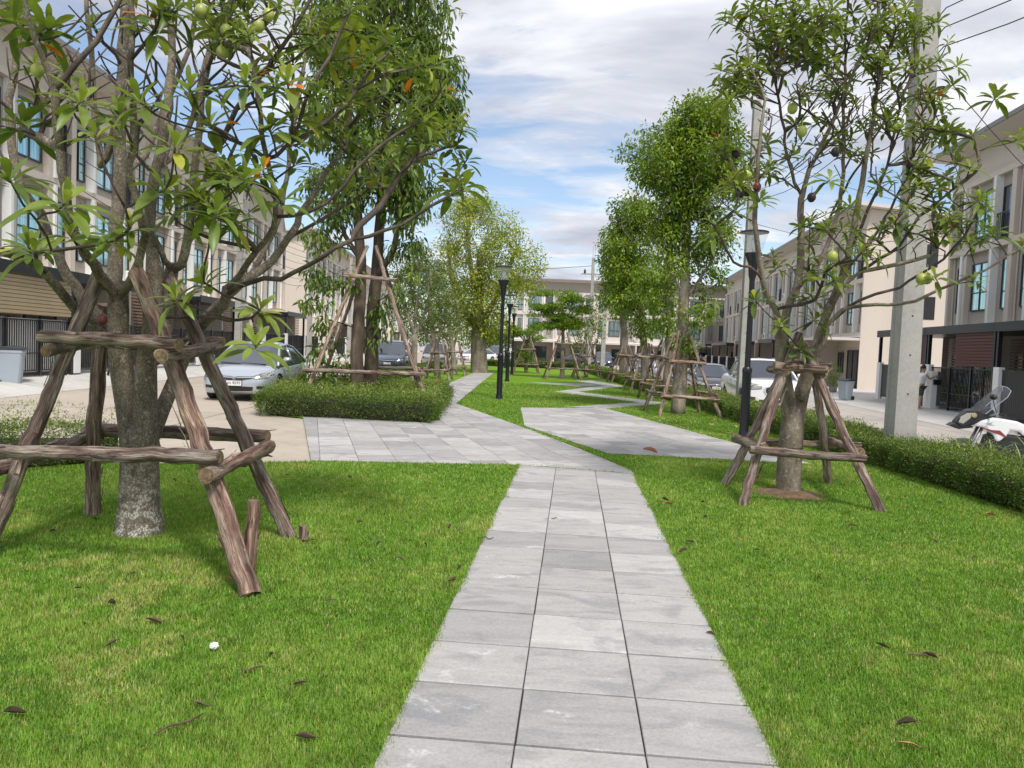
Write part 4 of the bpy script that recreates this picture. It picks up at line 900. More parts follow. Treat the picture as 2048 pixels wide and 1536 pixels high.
# ------------------------------------------------------------------ the person at the gate pillar
def skinfig(name, verts, edges, rad, mat, parent, sub=1, root=0):
    me = bpy.data.meshes.new(name); me.from_pydata(verts, edges, []); o = bpy.data.objects.new(name, me); COL.objects.link(o)
    md = o.modifiers.new('s', 'SKIN'); md.use_smooth_shade = True
    for i, v in enumerate(me.skin_vertices[0].data):
        rr = rad[i]; v.radius = (rr, rr) if not isinstance(rr, tuple) else rr; v.use_root = (i == root)
    sb = o.modifiers.new('d', 'SUBSURF'); sb.levels = sub; sb.render_levels = sub
    m2 = bpy.data.meshes.new_from_object(o.evaluated_get(bpy.context.evaluated_depsgraph_get())); bpy.data.objects.remove(o)
    m2.polygons.foreach_set('use_smooth', [True]*len(m2.polygons)); return link(name, m2, parent, mat)
def person(loc, rz):
    # faces local +x (towards the pillar), slight forward lean, near arm raised to the pillar
    Vp = [(0, 0, .92), (0.01, 0, 1.06), (.03, 0, 1.22), (.05, 0, 1.36), (.07, 0, 1.43), (.09, 0, 1.52), (.10, 0, 1.60), (.09, 0, 1.66)]
    E = [(0, 1), (1, 2), (2, 3), (3, 4), (4, 5), (5, 6), (6, 7)]; R_ = [(.13, .15), (.12, .14), (.125, .155), (.11, .15), (.055, .055), (.075, .07), (.085, .078), (.06, .055)]
    def chain(start, pts, rads):
        i = start
        for p, q in zip(pts, rads): Vp.append(p); R_.append(q); E.append((i, len(Vp)-1)); i = len(Vp)-1
        return i
    for s in (1, -1):
        chain(0, [(.0, s*.09, .84), (.02+s*.05, s*.10, .48), (-.01+s*.07, s*.10, .09), (.13+s*.07, s*.11, .035)], [.085, .052, .036, .03])
    ends = []
    a = chain(3, [(.06, -.18, 1.36), (.22, -.22, 1.20), (.44, -.18, 1.32)], [.052, .040, .028]); ends.append((a, (.44, -.18, 1.32), (.9, .1, .35)))
    a = chain(3, [(.06, .18, 1.36), (.24, .20, 1.30), (.46, .12, 1.42)], [.052, .040, .028]); ends.append((a, (.46, .12, 1.42), (.9, 0, .4)))
    body = None
    for a, w_, d in ends:
        d = np.array(d)/np.linalg.norm(d); pm_ = np.array(w_)+d*.07; p0 = chain(a, [tuple(pm_)], [(.032, .020)])
        side = np.cross(d, [0, 0, 1.0]); side /= np.linalg.norm(side); dn = np.cross(side, d)
        for k, (o_, ln) in enumerate([(-.028, .062), (-.010, .074), (.009, .070), (.027, .055)]):
            b0 = pm_+side*o_+d*.02; chain(p0, [tuple(b0), tuple(b0+d*ln*.5-dn*.006), tuple(b0+d*ln-dn*.022)], [.010, .009, .007])
        b0 = np.array(w_)+d*.03+side*.03; chain(a, [tuple(b0), tuple(b0+d*.03+side*.025), tuple(b0+d*.055+side*.03)], [.012, .010, .008])
    p_ = skinfig('person', Vp, E, R_, M['skin'], None, 2); p_.location = loc; p_.rotation_euler = (0, 0, rz)
    tag(p_, 'person in white t-shirt and dark shorts reaching up to the white gate pillar', 'person')
    Vs = [(0, 0, .90), (0.01, 0, 1.06), (.03, 0, 1.22), (.05, 0, 1.37), (.065, 0, 1.43), (.06, .19, 1.355), (.15, .21, 1.325), (.06, -.19, 1.355), (.13, -.21, 1.29)]
    skinfig('t_shirt', Vs, [(0, 1), (1, 2), (2, 3), (3, 4), (3, 5), (5, 6), (3, 7), (7, 8)], [(.145, .17), (.14, .16), (.145, .17), (.13, .165), .062, .066, .062, .066, .062], M['shirt'], p_, 2)
    Vs = [(0, 0, .93), (0, .09, .84), (.055, .10, .52), (0, -.09, .84), (-.02, -.10, .52)]
    skinfig('shorts', Vs, [(0, 1), (1, 2), (0, 3), (3, 4)], [(.14, .165), .10, .085, .10, .085], M['shorts'], p_, 2)
    h = MB(); h.lathe([(.0, .115), (.045, .105), (.078, .075), (.09, .03), (.088, -.02), (.07, -.04)], 16, (.075, 0, 1.62)); h.build('hair', M['hair'], p_, smooth=True)
    n = MB(); n.add([(.178, 0, 1.625), (.205, 0, 1.585), (.178, .016, 1.58), (.178, -.016, 1.58)], [(0, 2, 1), (0, 1, 3), (1, 2, 3)]); n.build('nose', M['skin'], p_)
    for s in (1, -1):
        for nm, (x, y, z, q, mt) in {'eye': (.172, s*.03, 1.615, .009, 'ink'), 'ear': (.09, s*.083, 1.60, .02, 'skin')}.items():
            e = MB(); e.lathe([(0, -q), (q*.7, -q*.6), (q, 0), (q*.7, q*.6), (0, q)], 8, (x, y, z)); e.build(nm, M[mt], p_, smooth=True)
    mo = MB(); mo.box(.170, .180, -.018, .018, 1.555, 1.561); mo.build('mouth', M['fruitred'], p_)
pp = GP(1838, 819, -0.14); person((pp[0], pp[1], -0.16), math.radians(5))
# the white gate pillar the person reaches for, with its letter box and number
g = empty('gate_pillar', GP(1864, 819, -0.12), 0.1, 'white gate pillar with letter box, beside the reaching person', 'pillar')
MB().box(-.20, .20, -.15, .15, 0, 1.45).build('shaft', M['white'], g, bevel=.01)
b_ = MB(); b_.box(-.14, .14, -.24, -.152, .95, 1.15); b_.build('letter_box', M['black'], g, bevel=.01)
b_ = MB(); b_.box(-.02, .02, -.155, -.151, 1.2, 1.26); b_.build('doorbell', M['ink'], g)
# ------------------------------------------------------------------ tree generator
class Skel:
    def __init__(s): s.p = []; s.par = []; s.rm = []; s.leaf = []
    def add(s, p, par, r=0.0): s.p.append(np.array(p, float)); s.par.append(par); s.rm.append(r); return len(s.p)-1
    def limb(s, pts, r0, r1, start=-1, seg=0.16, rs=None, wob=0.012):
        pts = [np.array(p, float) for p in pts]
        if start >= 0: pts = [s.p[start]]+pts
        P = np.array(pts); n = len(P); out = []
        for i in range(n-1):
            a, b = P[max(i-1, 0)], P[i]; c, d = P[i+1], P[min(i+2, n-1)]
            k = max(2, int(np.linalg.norm(c-b)/seg))
            for j in range(k):
                t = j/k; out.append(0.5*((2*b)+(-a+c)*t+(2*a-5*b+4*c-d)*t*t+(-a+3*b-3*c+d)*t**3))
        out.append(P[-1]); out = np.array(out)
        if rs is not None: out[1:-1] += rs.normal(0, wob, out[1:-1].shape)
        par = start; ids = []
        i0 = 1 if start >= 0 else 0
        for i in range(i0, len(out)): par = s.add(out[i], par, r0+(r1-r0)*i/(len(out)-1)); ids.append(par)
        return ids
    def near(s, p, ids=None):
        A = np.array(s.p if ids is None else [s.p[i] for i in ids]); k = int(np.argmin(((A-p)**2).sum(1))); return k if ids is None else ids[k]
    def attach(s, T, rs, rtip=0.006, seg=0.12, up=0.5, pen=2.0, minr=0.0, start_ok=None, arc=0.35):
        T = np.asarray(T, float); A = np.array(s.p); D = np.sqrt(((T[:, None, :]-A[None])**2).sum(2)).min(1); order = np.argsort(D); tips = []
        for i in order:
            t = T[i]; A = np.array(s.p); d = A-t; dist = np.sqrt((d**2).sum(1)); cost = dist+pen*np.clip(d[:, 2]+0.10, 0, None)
            if start_ok is not None: cost = cost+np.where(A[:, 2] < start_ok, 50, 0)
            k = int(np.argmin(cost)); a = s.p[k]; ln = np.linalg.norm(t-a)+1e-6
            n = max(2, int(ln/seg)); pd = a-s.p[s.par[k]] if s.par[k] >= 0 else np.array([0, 0, 1.0]); pd = pd/(np.linalg.norm(pd)+1e-9)
            v = (t-a)/ln; t0 = (v*0.7+pd*0.35)*ln; t1 = (v+np.array([0, 0, up]))*ln*0.8; par = k
            for j in range(1, n+1):
                u = j/n; h = (2*u**3-3*u*u+1)*a+(u**3-2*u*u+u)*t0+(-2*u**3+3*u*u)*t+(u**3-u*u)*t1
                if j < n: h = h+rs.normal(0, 0.012*min(1, ln), 3)
                par = s.add(h, par, rtip)
            s.leaf.append(par); tips.append(par)
        return tips
    def mesh(s, name, mat, parent, rt=0.0055, ex=0.47, sides=(6, 12), flare=None, thin=None):
        n = len(s.p); cnt = np.zeros(n); kids = [[] for _ in range(n)]
        for i in s.leaf: cnt[i] += 1
        for i in range(n-1, -1, -1):
            if s.par[i] >= 0: cnt[s.par[i]] += cnt[i]; kids[s.par[i]].append(i)
        R_ = np.maximum(np.array(s.rm), rt*np.maximum(cnt, 1)**ex)
        lim = np.array(s.rm); R_ = np.where(lim > 0.012, lim, np.minimum(R_, 0.045)); s.R = R_
        mb = MB(); mt_ = MB(); stack = [(i, None) for i in range(n) if s.par[i] < 0]
        while stack:
            i, pr = stack.pop(); ch = [i] if pr is None else [pr, i]; c = i
            while kids[c]:
                ks = sorted(kids[c], key=lambda q: -(R_[q]*10+cnt[q]*1e-3)); 
                for q in ks[1:]: stack.append((q, c))
                c = ks[0]; ch.append(c)
            if len(ch) < 2: continue
            rr = [R_[q] for q in ch]
            if pr is not None: rr[0] = rr[1]
            mx = max(rr); ns = sides[1] if mx > 0.045 else (8 if mx > 0.018 else sides[0]); pts = np.array([s.p[q] for q in ch])
            if pr is None and flare: rr[0] *= flare
            (mt_ if (thin is not None and mx < .024) else mb).add(*tube_geo(pts, rr, ns, cap=True))
        if thin is not None: mt_.build('branches', thin, parent, smooth=True)
        return mb.build(name, mat, parent, smooth=True)
# leaf templates
def leaf_long(fold=0.14, droop=0.42, w=0.15, rows=(0, .12, .35, .62, .82, .93, 1.0), ws=(.10, .30, .72, 1.0, .86, .5, .04)):
    V = []; 
    for t, q in zip(rows, ws):
        for c in (-1, 0, 1): V.append((c*w*q, t, -droop*t**2.2+abs(c)*fold*w*q*2))
    m = len(rows); return V, [(i*3+c, i*3+c+1, (i+1)*3+c+1, (i+1)*3+c) for i in range(m-1) for c in (0, 1)]
def leaf_small(w=0.22, fold=0.12): return [(0, 0, 0), (w, .45, fold), (0, 1, -.05), (-w, .45, fold)], [(0, 1, 2, 3)]
LT = leaf_long(); LS = leaf_small(); LM = leaf_long(0.2, 0.3, 0.16, (0, .3, .65, 1.0), (.15, 1, .85, .04))
def whorls(name, sk, tips, rs, mat, parent, nl=(9, 14), size=(0.16, 0.26), spread=(0.15, 1.5), tpl=LT, bias=0.0, face=None):
    P, D, U, S, C = [], [], [], [], []
    for k, i in enumerate(tips):
        a = sk.p[i]; b_ = sk.p[sk.par[i]]; ax = a-b_; ax = ax/(np.linalg.norm(ax)+1e-9); ax = ax*0.5+np.array([0, 0, 0.8]); ax /= np.linalg.norm(ax)
        x = np.cross(ax, [0.3, 1, 0.1]); x /= np.linalg.norm(x); y = np.cross(ax, x); n = rs.integers(*nl); sz = rs.uniform(*size); tone = rs.uniform(0, 0.55)
        for j in range(n):
            f = j/n; ph = j*2.399+rs.uniform(-.25, .25); th = spread[0]+(spread[1]-spread[0])*math.sqrt(f)+rs.uniform(-.15, .15)+bias
            d = ax*math.cos(th)+(x*math.cos(ph)+y*math.sin(ph))*math.sin(th)
            P.append(a-ax*0.05*f+d*0.01); D.append(d); U.append(ax); s_ = sz*(0.62+0.5*math.sqrt(f))*rs.uniform(.8, 1.12); S.append((s_*rs.uniform(.75, 1.2), s_, s_*rs.uniform(.3, 1.0+1.7*f)))
            c = tone+0.38*(1-f)+rs.uniform(-.08, .08)
            if rs.random() < 0.006: c = 1.0
            elif rs.random() < 0.02: c = 0.95
            C.append(min(max(c, 0), 1.0 if c >= 0.95 else 0.9))
    D = np.array(D); U = np.array(U); return scatter(name, tpl[0], tpl[1], np.array(P), frames(D, U), np.array(S), mat, parent, np.array(C))
def ell(rs, n, cx, cy, rx, ry, d, dd=1.0, hollow=0.0):
    "points inside an ellipsoid placed by its outline in the photo"
    out = []
    while len(out) < n:
        v = rs.uniform(-1, 1, 3)
        q = (v**2).sum()
        if q < 1 and q > hollow: out.append(PX(cx+v[0]*rx, cy+v[1]*ry, d+v[2]*dd))
    return out

# ------------------------------------------------------------------ timber props
def log(mb, uvs, a, b, r0, r1, rs, n=12, bend=0.015, seg=0.09):
    a, b = np.array(a, float), np.array(b, float); ln = np.linalg.norm(b-a); m = max(3, int(ln/seg)); t = np.linspace(0, 1, m+1)
    pts = a+(b-a)*t[:, None]; off = rs.normal(0, 1, 3)*bend*ln*0.5; pts += np.sin(t*math.pi)[:, None]*off; pts[1:-1] += rs.normal(0, 0.004, (m-1, 3))
    rr = np.interp(t, [0, 1], [r0, r1])*(1+rs.uniform(-.06, .06, m+1))
    ph = rs.uniform(0, 6.28, 3); V, Fc = tube_geo(pts, rr, n, cap=True)
    # lobed, slightly crushed section so the log is not a perfect cylinder
    V = V.reshape(m+1, n, 3); ang = np.arange(n)*2*math.pi/n
    for i in range(m+1):
        k = 1+0.07*np.sin(2*ang+ph[0])+0.05*np.sin(3*ang+ph[1]+t[i]*2)+rs.uniform(-.035, .035, n); V[i] = pts[i]+(V[i]-pts[i])*k[:, None]
    V = V.reshape(-1, 3); mb.add(V, Fc); s = rs.uniform(0, 9)
    for i in range(m):
        for k in range(n): uvs.extend([(k/n+s, t[i]*ln+s), ((k+1)/n+s, t[i]*ln+s), ((k+1)/n+s, t[i+1]*ln+s), (k/n+s, t[i+1]*ln+s)])
    for q in range(2): uvs.extend([(s, s)]*n)
    return rr
def log_obj(name, parent, a, b, r0, r1, rs, flakes=0, endcap=True, n=12):
    mb = MB(); uv = []; log(mb, uv, a, b, r0, r1, rs, n=n)
    a, b = np.array(a, float), np.array(b, float); d = (b-a)/np.linalg.norm(b-a); ln = np.linalg.norm(b-a); x = np.cross(d, [0.2, 0.3, 1.0]); x /= np.linalg.norm(x); y = np.cross(d, x)
    for _ in range(flakes):   # loose bark strips
        t = rs.uniform(.03, .90)*ln; ph = rs.uniform(0, 6.28); r = (r0+(r1-r0)*t/ln); rad = x*math.cos(ph)+y*math.sin(ph); tan = np.cross(d, rad); L_ = rs.uniform(.05, .30); w_ = rs.uniform(.006, .024); V = []
        for k in range(4):
            u = k/3; c = a+d*(t+u*L_)+rad*(r*0.99+0.03*u*u*rs.uniform(.2, 1.2)); ww = w_*(1-.75*u); V += [tuple(c-tan*ww), tuple(c+tan*ww)]
        mb.add(V, [(2*i, 2*i+1, 2*i+3, 2*i+2) for i in range(3)]); s = rs.uniform(0, 9)
        for i in range(3): uv.extend([(s, s+i*.1), (s+.05, s+i*.1), (s+.05, s+i*.1+.1), (s, s+i*.1+.1)])
    o = mb.build(name, M['timber'], parent); me = o.data; l_ = me.uv_layers.new(name='UVMap')
    l_.data.foreach_set('uv', np.array(uv, np.float32).ravel()); smooth_by_angle(me, 0.9)
    if endcap:
        for e, dd, rr in ((a, -d, r0), (b, d, r1)):
            m_ = MB(); m_.tube([tuple(e), tuple(e+dd*0.004)], [rr*.93, rr*.90], 14); m_.build('cut_end', M['endgrain'], o)
    return o
def prop_frame(cx, cy, label, group, spread=0.75, H=1.75, seed=0, rad=0.04, zlo=0.45, zhi=1.25, rot=0.0, top=0.16, detail=False):
    rs = rng(seed); r = empty('tree_prop_frame', (cx, cy, 0), rot, label, 'tree prop', group)
    lg = []
    for sx, sy in ((-1, -1), (1, -1), (1, 1), (-1, 1)):
        a = np.array([sx*spread*rs.uniform(.92, 1.08), sy*spread*rs.uniform(.92, 1.08), -0.05]); b_ = np.array([sx*top, sy*top, H*rs.uniform(.94, 1.06)])
        lg.append((a, b_)); log_obj('leg', r, a, b_, rad*1.1, rad*.85, rs, flakes=5 if detail else 0, endcap=detail, n=12 if detail else 8)
    at = lambda L_, z: L_[0]+(L_[1]-L_[0])*(z-L_[0][2])/(L_[1][2]-L_[0][2])
    for z, ov in ((zlo, .12), (zhi, .12)):
        for i in range(4):
            p, q = at(lg[i], z), at(lg[(i+1) % 4], z); d = (q-p)/np.linalg.norm(q-p); out = (p+q)/2*np.array([1, 1, 0]); out = out/(np.linalg.norm(out)+1e-6)*rad*1.7
            dz = (i % 2)*rad*1.5; log_obj('crossbar', r, p-d*ov+out+[0, 0, dz+rs.uniform(-.03, .03)], q+d*ov+out+[0, 0, dz+rs.uniform(-.03, .03)], rad*.95, rad*.9, rs, flakes=4 if detail else 0, endcap=detail, n=12 if detail else 8)
    return r
PG = 'timber prop frames around the park trees'

# ---- near left frame, log by log
rs = rng(11)
fr = empty('tree_prop_frame', GP(330, 1090), 0, 'large near timber prop frame of peeling logs around the left multi-stemmed tree', 'tree prop', PG)
def wl(name, a, b, r0, r1, fl=8):
    base = np.array(fr.location); return log_obj(name, fr, np.array(a)-base, np.array(b)-base, r0*.93, r1*.93, rs, flakes=fl, n=16)
wl('leg', PX(-38, 1118, 5.25), PX(200, 545, 5.75), .062, .056, 14)
wl('leg', PX(499, 1192, 4.72), PX(272, 545, 5.70), .070, .062, 22)
wl('leg', PX(580, 1076, 6.15), PX(340, 560, 5.95), .062, .055, 10)
wl('leg', PX(186, 1030, 6.65), PX(212, 610, 6.15), .066, .060, 12)
wl('crossbar', PX(-60, 902, 5.20), PX(440, 915, 4.95), .050, .050, 22)
wl('crossbar', PX(412, 952, 4.86), PX(538, 893, 6.05), .060, .058, 12)
wl('crossbar', PX(172, 860, 6.55), PX(535, 873, 6.15), .058, .056, 14)
wl('crossbar', PX(-55, 955, 5.1), PX(205, 862, 6.75), .056, .050, 12)
wl('crossbar', PX(84, 673, 5.42), PX(358, 689, 5.10), .050, .050, 20)
wl('crossbar', PX(322, 712, 5.05), PX(440, 690, 6.1), .050, .048, 10)
wl('crossbar', PX(150, 690, 6.25), PX(446, 684, 6.05), .044, .044, 10)
wl('crossbar', PX(92, 702, 5.30), PX(232, 668, 6.35), .046, .044, 10)
wl('stake', PX(497, 1158, 4.95), PX(508, 1001, 4.98), .048, .045, 5)
wl('stake', PX(606, 1078, 6.05), PX(607, 1052, 6.05), .040, .036, 2)
wl('stake', PX(176, 1030, 6.7), PX(186, 968, 6.75), .045, .040, 3)
# ---- near right frame
fr = empty('tree_prop_frame', GP(1590, 985), 0, 'near timber prop frame around the right fruit tree by the lamp post', 'tree prop', PG)
wl('leg', PX(1449, 972, 9.55), PX(1600, 672, 9.35), .055, .048, 8)
wl('leg', PX(1485, 1018, 8.20), PX(1598, 668, 8.95), .060, .052, 12)
wl('leg', PX(1766, 1034, 8.15), PX(1608, 690, 8.95), .060, .052, 12)
wl('leg', PX(1658, 982, 9.9), PX(1622, 712, 9.45), .055, .048, 8)
wl('crossbar', PX(1500, 899, 8.28), PX(1731, 917, 8.22), .049, .047, 12)
wl('crossbar', PX(1470, 876, 9.75), PX(1530, 897, 8.35), .058, .056, 6)
wl('crossbar', PX(1505, 884, 9.75), PX(1720, 892, 9.8), .050, .048, 6)
wl('crossbar', PX(1660, 880, 9.9), PX(1722, 904, 8.4), .052, .050, 6)
wl('crossbar', PX(1548, 731, 8.72), PX(1653, 739, 8.70), .050, .048, 8)
wl('crossbar', PX(1541, 738, 9.4), PX(1572, 743, 8.7), .055, .053, 5)
wl('crossbar', PX(1560, 722, 9.5), PX(1660, 732, 9.5), .045, .045, 5)
wl('crossbar', PX(1644, 750, 8.75), PX(1656, 738, 9.6), .050, .048, 5)

# ------------------------------------------------------------------ hero tree, left
def hero(name, base, label, lm, tipd, seed):
    return
rs = rng(21); T = empty('fruit_tree', GP(279, 1066), 0, 'near left multi-stemmed tree with glossy whorled leaves and lichen-spotted trunk', 'tree', None)
sk = Skel(); B = np.array(T.location); Pq = lambda x, y, d: PX(x, y, d)
tr = sk.limb([Pq(279, 1090, 6.1), Pq(279, 1040, 6.1), Pq(279, 960, 6.08), Pq(280, 895, 6.05), Pq(280, 865, 6.02), Pq(280, 840, 6.02)], .176, .105, seg=.08)
for i_, q_ in enumerate(tr): sk.rm[q_] = [.20, .186, .178][i_] if i_ < 3 else (.172-.004*i_ if i_ < len(tr)-5 else (.150, .136, .118, .09, .05)[i_-len(tr)+5])
f0 = tr[3]
A = sk.limb([Pq(272, 930, 6.07), Pq(265, 870, 6.04), Pq(256, 810, 6.0), Pq(243, 735, 5.98), Pq(236, 670, 5.95), Pq(237, 620, 5.92), Pq(236, 592, 5.9)], .112, .072, f0, .08)
Bm = sk.limb([Pq(286, 930, 6.04), Pq(290, 860, 6.0), Pq(291, 790, 5.95), Pq(293, 725, 5.92), Pq(303, 670, 5.9), Pq(308, 600, 5.9), Pq(308, 540, 5.9)], .112, .060, f0, .08)
C_ = sk.limb([Pq(296, 900, 6.1), Pq(316, 840, 6.15), Pq(345, 770, 6.3), Pq(372, 705, 6.35), Pq(388, 668, 6.35)], .075, .050, f0, .08)
D_ = sk.limb([Pq(322, 700, 6.1), Pq(332, 620, 6.15), Pq(340, 560, 6.15), Pq(345, 535, 6.15)], .062, .052, sk.near(Pq(296, 725, 5.93)), .08)
def lb(st, pts, r0, r1): return sk.limb([Pq(*p) for p in pts], r0, r1, st, .12, rs, .006)
l1 = lb(A[-1], [(212, 566, 5.75), (188, 530, 5.55), (160, 490, 5.4), (138, 440, 5.3), (129, 375, 5.25), (118, 300, 5.2), (110, 180, 5.1)], .042, .026)
lb(l1[-1], [(85, 110, 5.0), (58, 50, 4.9), (45, -40, 4.8)], .022, .014)
lb(l1[-1], [(150, 130, 5.1), (191, 85, 5.1), (236, 5, 5.1), (260, -60, 5.1)], .022, .014)
l2 = lb(A[-1], [(255, 575, 5.8), (275, 525, 5.7), (292, 470, 5.6), (280, 430, 5.5), (262, 340, 5.45), (268, 250, 5.4), (262, 120, 5.3), (266, -30, 5.3)], .036, .017)
l3 = lb(A[-2], [(229, 570, 6.1), (232, 480, 6.15), (238, 380, 6.2), (240, 250, 6.2), (245, 137, 6.2), (250, 30, 6.2), (258, -80, 6.2)], .062, .034)
lb(l3[-9], [(205, 330, 6.3), (190, 200, 6.4), (183, 90, 6.4), (170, -40, 6.4)], .034, .018)
l4 = lb(Bm[-1], [(302, 480, 5.95), (300, 440, 5.95), (312, 340, 6.0), (328, 273, 6.0), (338, 180, 6.05), (344, 80, 6.1), (330, -40, 6.1)], .048, .024)
lb(l4[6], [(350, 310, 6.2), (385, 230, 6.3), (396, 180, 6.3), (420, 90, 6.4), (455, 10, 6.4), (470, -50, 6.4)], .026, .014)
l5 = lb(D_[-1], [(362, 530, 6.1), (374, 480, 6.05), (384, 420, 6.0), (390, 330, 6.0), (398, 239, 6.0), (412, 140, 6.0), (450, 40, 6.0), (480, -50, 6.0)], .040, .018)
lb(D_[-1], [(328, 520, 6.0), (312, 480, 5.9), (300, 450, 5.8), (292, 410, 5.7)], .026, .018)
l6 = lb(C_[-1], [(415, 640, 6.2), (444, 612, 6.1), (452, 580, 6.0)], .048, .040)
a1 = lb(l6[-1], [(480, 550, 5.9), (515, 500, 5.7), (548, 455, 5.6), (552, 400, 5.5), (532, 318, 5.4), (520, 230, 5.3), (505, 120, 5.2)], .026, .015)
lb(a1[6], [(620, 425, 5.5), (690, 370, 5.5), (760, 290, 5.5), (850, 240, 5.5)], .014, .010)
a2 = lb(l6[-1], [(520, 540, 6.2), (560, 500, 6.3), (584, 466, 6.3), (600, 430, 6.4), (618, 400, 6.4), (650, 350, 6.5), (690, 290, 6.5), (700, 200, 6.5)], .036, .018)
lb(a2[3], [(585, 470, 6.4), (640, 440, 6.4), (700, 405, 6.5), (760, 360, 6.5), (830, 300, 6.6)], .017, .010)
a3 = lb(l6[-2], [(500, 562, 5.8), (560, 556, 5.7), (615, 535, 5.6), (670, 496, 5.5), (740, 472, 5.5), (805, 448, 5.5), (860, 415, 5.5), (898, 392, 5.5)], .022, .011)
lb(a3[-8], [(720, 452, 5.6), (760, 415, 5.7), (800, 350, 5.8), (850, 290, 5.8)], .012, .009)
lb(C_[-2], [(400, 650, 6.5), (430, 610, 6.7), (470, 585, 6.8), (520, 520, 7.0), (560, 430, 7.1), (580, 300, 7.1), (600, 170, 7.1), (620, 40, 7.1)], .030, .016)
q1 = lb(sk.near(Pq(237, 690, 5.96)), [(164, 634, 5.9), (125, 590, 5.7), (88, 545, 5.5), (50, 520, 5.4), (18, 506, 5.3), (-40, 490, 5.2), (-90, 470, 5.1)], .040, .028)
q2 = lb(sk.near(Pq(237, 660, 5.96)), [(175, 610, 6.1), (148, 570, 6.1), (124, 530, 6.1), (100, 484, 6.1), (79, 427, 6.1), (45, 380, 6.0), (25, 300, 6.0), (20, 200, 6.0), (40, 60, 6.0), (55, -40, 6.0)], .046, .022)
lb(q2[-12], [(15, 340, 6.0), (-30, 230, 6.0), (-40, 100, 5.9)], .024, .014)
lb(l3[8], [(290, 310, 6.5), (330, 210, 6.7), (380, 90, 6.8), (400, -40, 6.8)], .030, .016)
lb(l5[8], [(430, 300, 5.9), (470, 220, 5.8), (540, 130, 5.8), (600, 40, 5.8), (640, -40, 5.8)], .022, .012)
lb(a1[-5], [(580, 290, 5.3), (610, 200, 5.3), (660, 110, 5.3), (700, 20, 5.3)], .015, .010)
# named whorls of the photograph (px, py, depth, leaf length)
W1 = [(191, 273, 4.7), (350, 294, 4.6), (130, 407, 4.5), (20, 360, 4.5), (380, 178, 4.9), (281, 205, 4.8), (492, 162, 5.0), (432, 427, 4.7), (488, 359, 4.8), (260, 455, 4.9), (510, 690, 4.55), (352, 596, 4.9), (408, 565, 5.0), (70, 505, 5.0),
      (465, 450, 5.1), (330, 380, 4.9), (560, 400, 5.2), (905, 385, 5.5), (928, 372, 5.6), (160, 205, 5.0), (30, 40, 5.2), (95, 60, 5.2), (320, 30, 5.1), (350, 15, 5.1), (310, 60, 5.2), (520, 620, 5.2), (60, 495, 5.3), (395, 395, 5.0), (420, 250, 5.2), (575, 165, 5.1), (540, 260, 5.2), (585, 240, 5.3), (230, 480, 5.0), (45, 250, 5.4), (590, 330, 5.4), (140, 470, 5.2), (240, 230, 5.2)]
t1 = sk.attach([Pq(*p) for p in W1], rs, .007, up=.45, arc=.3)
W2 = []
for n, cx, cy, rx, ry, d, dd in [(18, 560, 80, 130, 110, 5.7, .6), (24, 700, 110, 120, 120, 6.1, .7), (20, 820, 170, 110, 120, 6.0, .6), (14, 880, 300, 60, 90, 5.9, .5), (14, 760, 330, 110, 60, 6.0, .6), (18, 470, 40, 90, 70, 5.6, .7),
                                (12, 640, 240, 90, 70, 5.6, .6), (7, 420, 420, 110, 60, 5.3, .4), (9, 100, 100, 110, 110, 5.6, .8), (10, 470, 330, 80, 60, 5.2, .4), (40, 400, -160, 420, 130, 6.0, 1.2), (12, 720, 560, 20, 20, 6.4, .3), (16, -150, 100, 110, 260, 5.6, .9)]:
    if (cx, cy) == (720, 560): continue
    W2 += ell(rs, n, cx, cy, rx, ry, d, dd)
t2 = sk.attach(W2, rs, .005, up=.4)
bare = []
for n, cx, cy, rx, ry, d, dd in [(150, 300, 90, 270, 150, 5.8, 1.0), (50, 120, 160, 130, 150, 5.6, .7), (40, 480, 90, 110, 110, 5.9, .7), (24, 480, 200, 110, 160, 5.6, .6), (20, 330, 300, 120, 120, 5.7, .5)]: bare += ell(rs, n, cx, cy, rx, ry, d, dd)
t3 = set(sk.attach(bare, rs, .005, up=.4))
hk = set(sk.par); lf = set(sk.leaf); ends = [i for i in range(len(sk.p)) if i not in hk and i not in lf and i not in t3]; sk.leaf += ends
t2 = list(t2)+ends
for i in range(len(sk.p)): sk.p[i] = sk.p[i]-B
wd = sk.mesh('trunk', M['trunk'], T, rt=.0060, ex=.42, thin=M['twigbark'])
whorls('crown', sk, t1, rs, M['leaf_big'], T, nl=(12, 17), size=(.175, .25))
whorls('crown', sk, t2, rs, M['leaf_big'], T, nl=(10, 15), size=(.11, .155))
def fruit(parent, B, pts, mat='fruit', r=0.032):
    for p in pts:
        c = np.array(p)-B; q = MB(); q.lathe([(0, -r*1.15), (r*.5, -r*1.0), (r*.9, -r*.5), (r, 0), (r*.92, r*.5), (r*.6, r*.95), (r*.15, r*1.15), (0.004, r*1.2), (0.003, r*2.6)], 16, tuple(c)); o = q.build('fruit', M[mat], parent, smooth=True)
        if mat != 'fruit': o['label'] = 'dark dried fruit' if mat == 'fruitdark' else 'reddish dried fruit'
fruit(T, B, [Pq(75, 141, 5.1), Pq(402, 22, 5.3), Pq(452, 62, 5.3), Pq(445, 105, 5.3), Pq(517, 52, 5.4), Pq(537, 30, 5.5), Pq(495, 78, 5.4)], r=.042)
fruit(T, B, [Pq(205, 640, 5.6)], 'fruitred', .034)

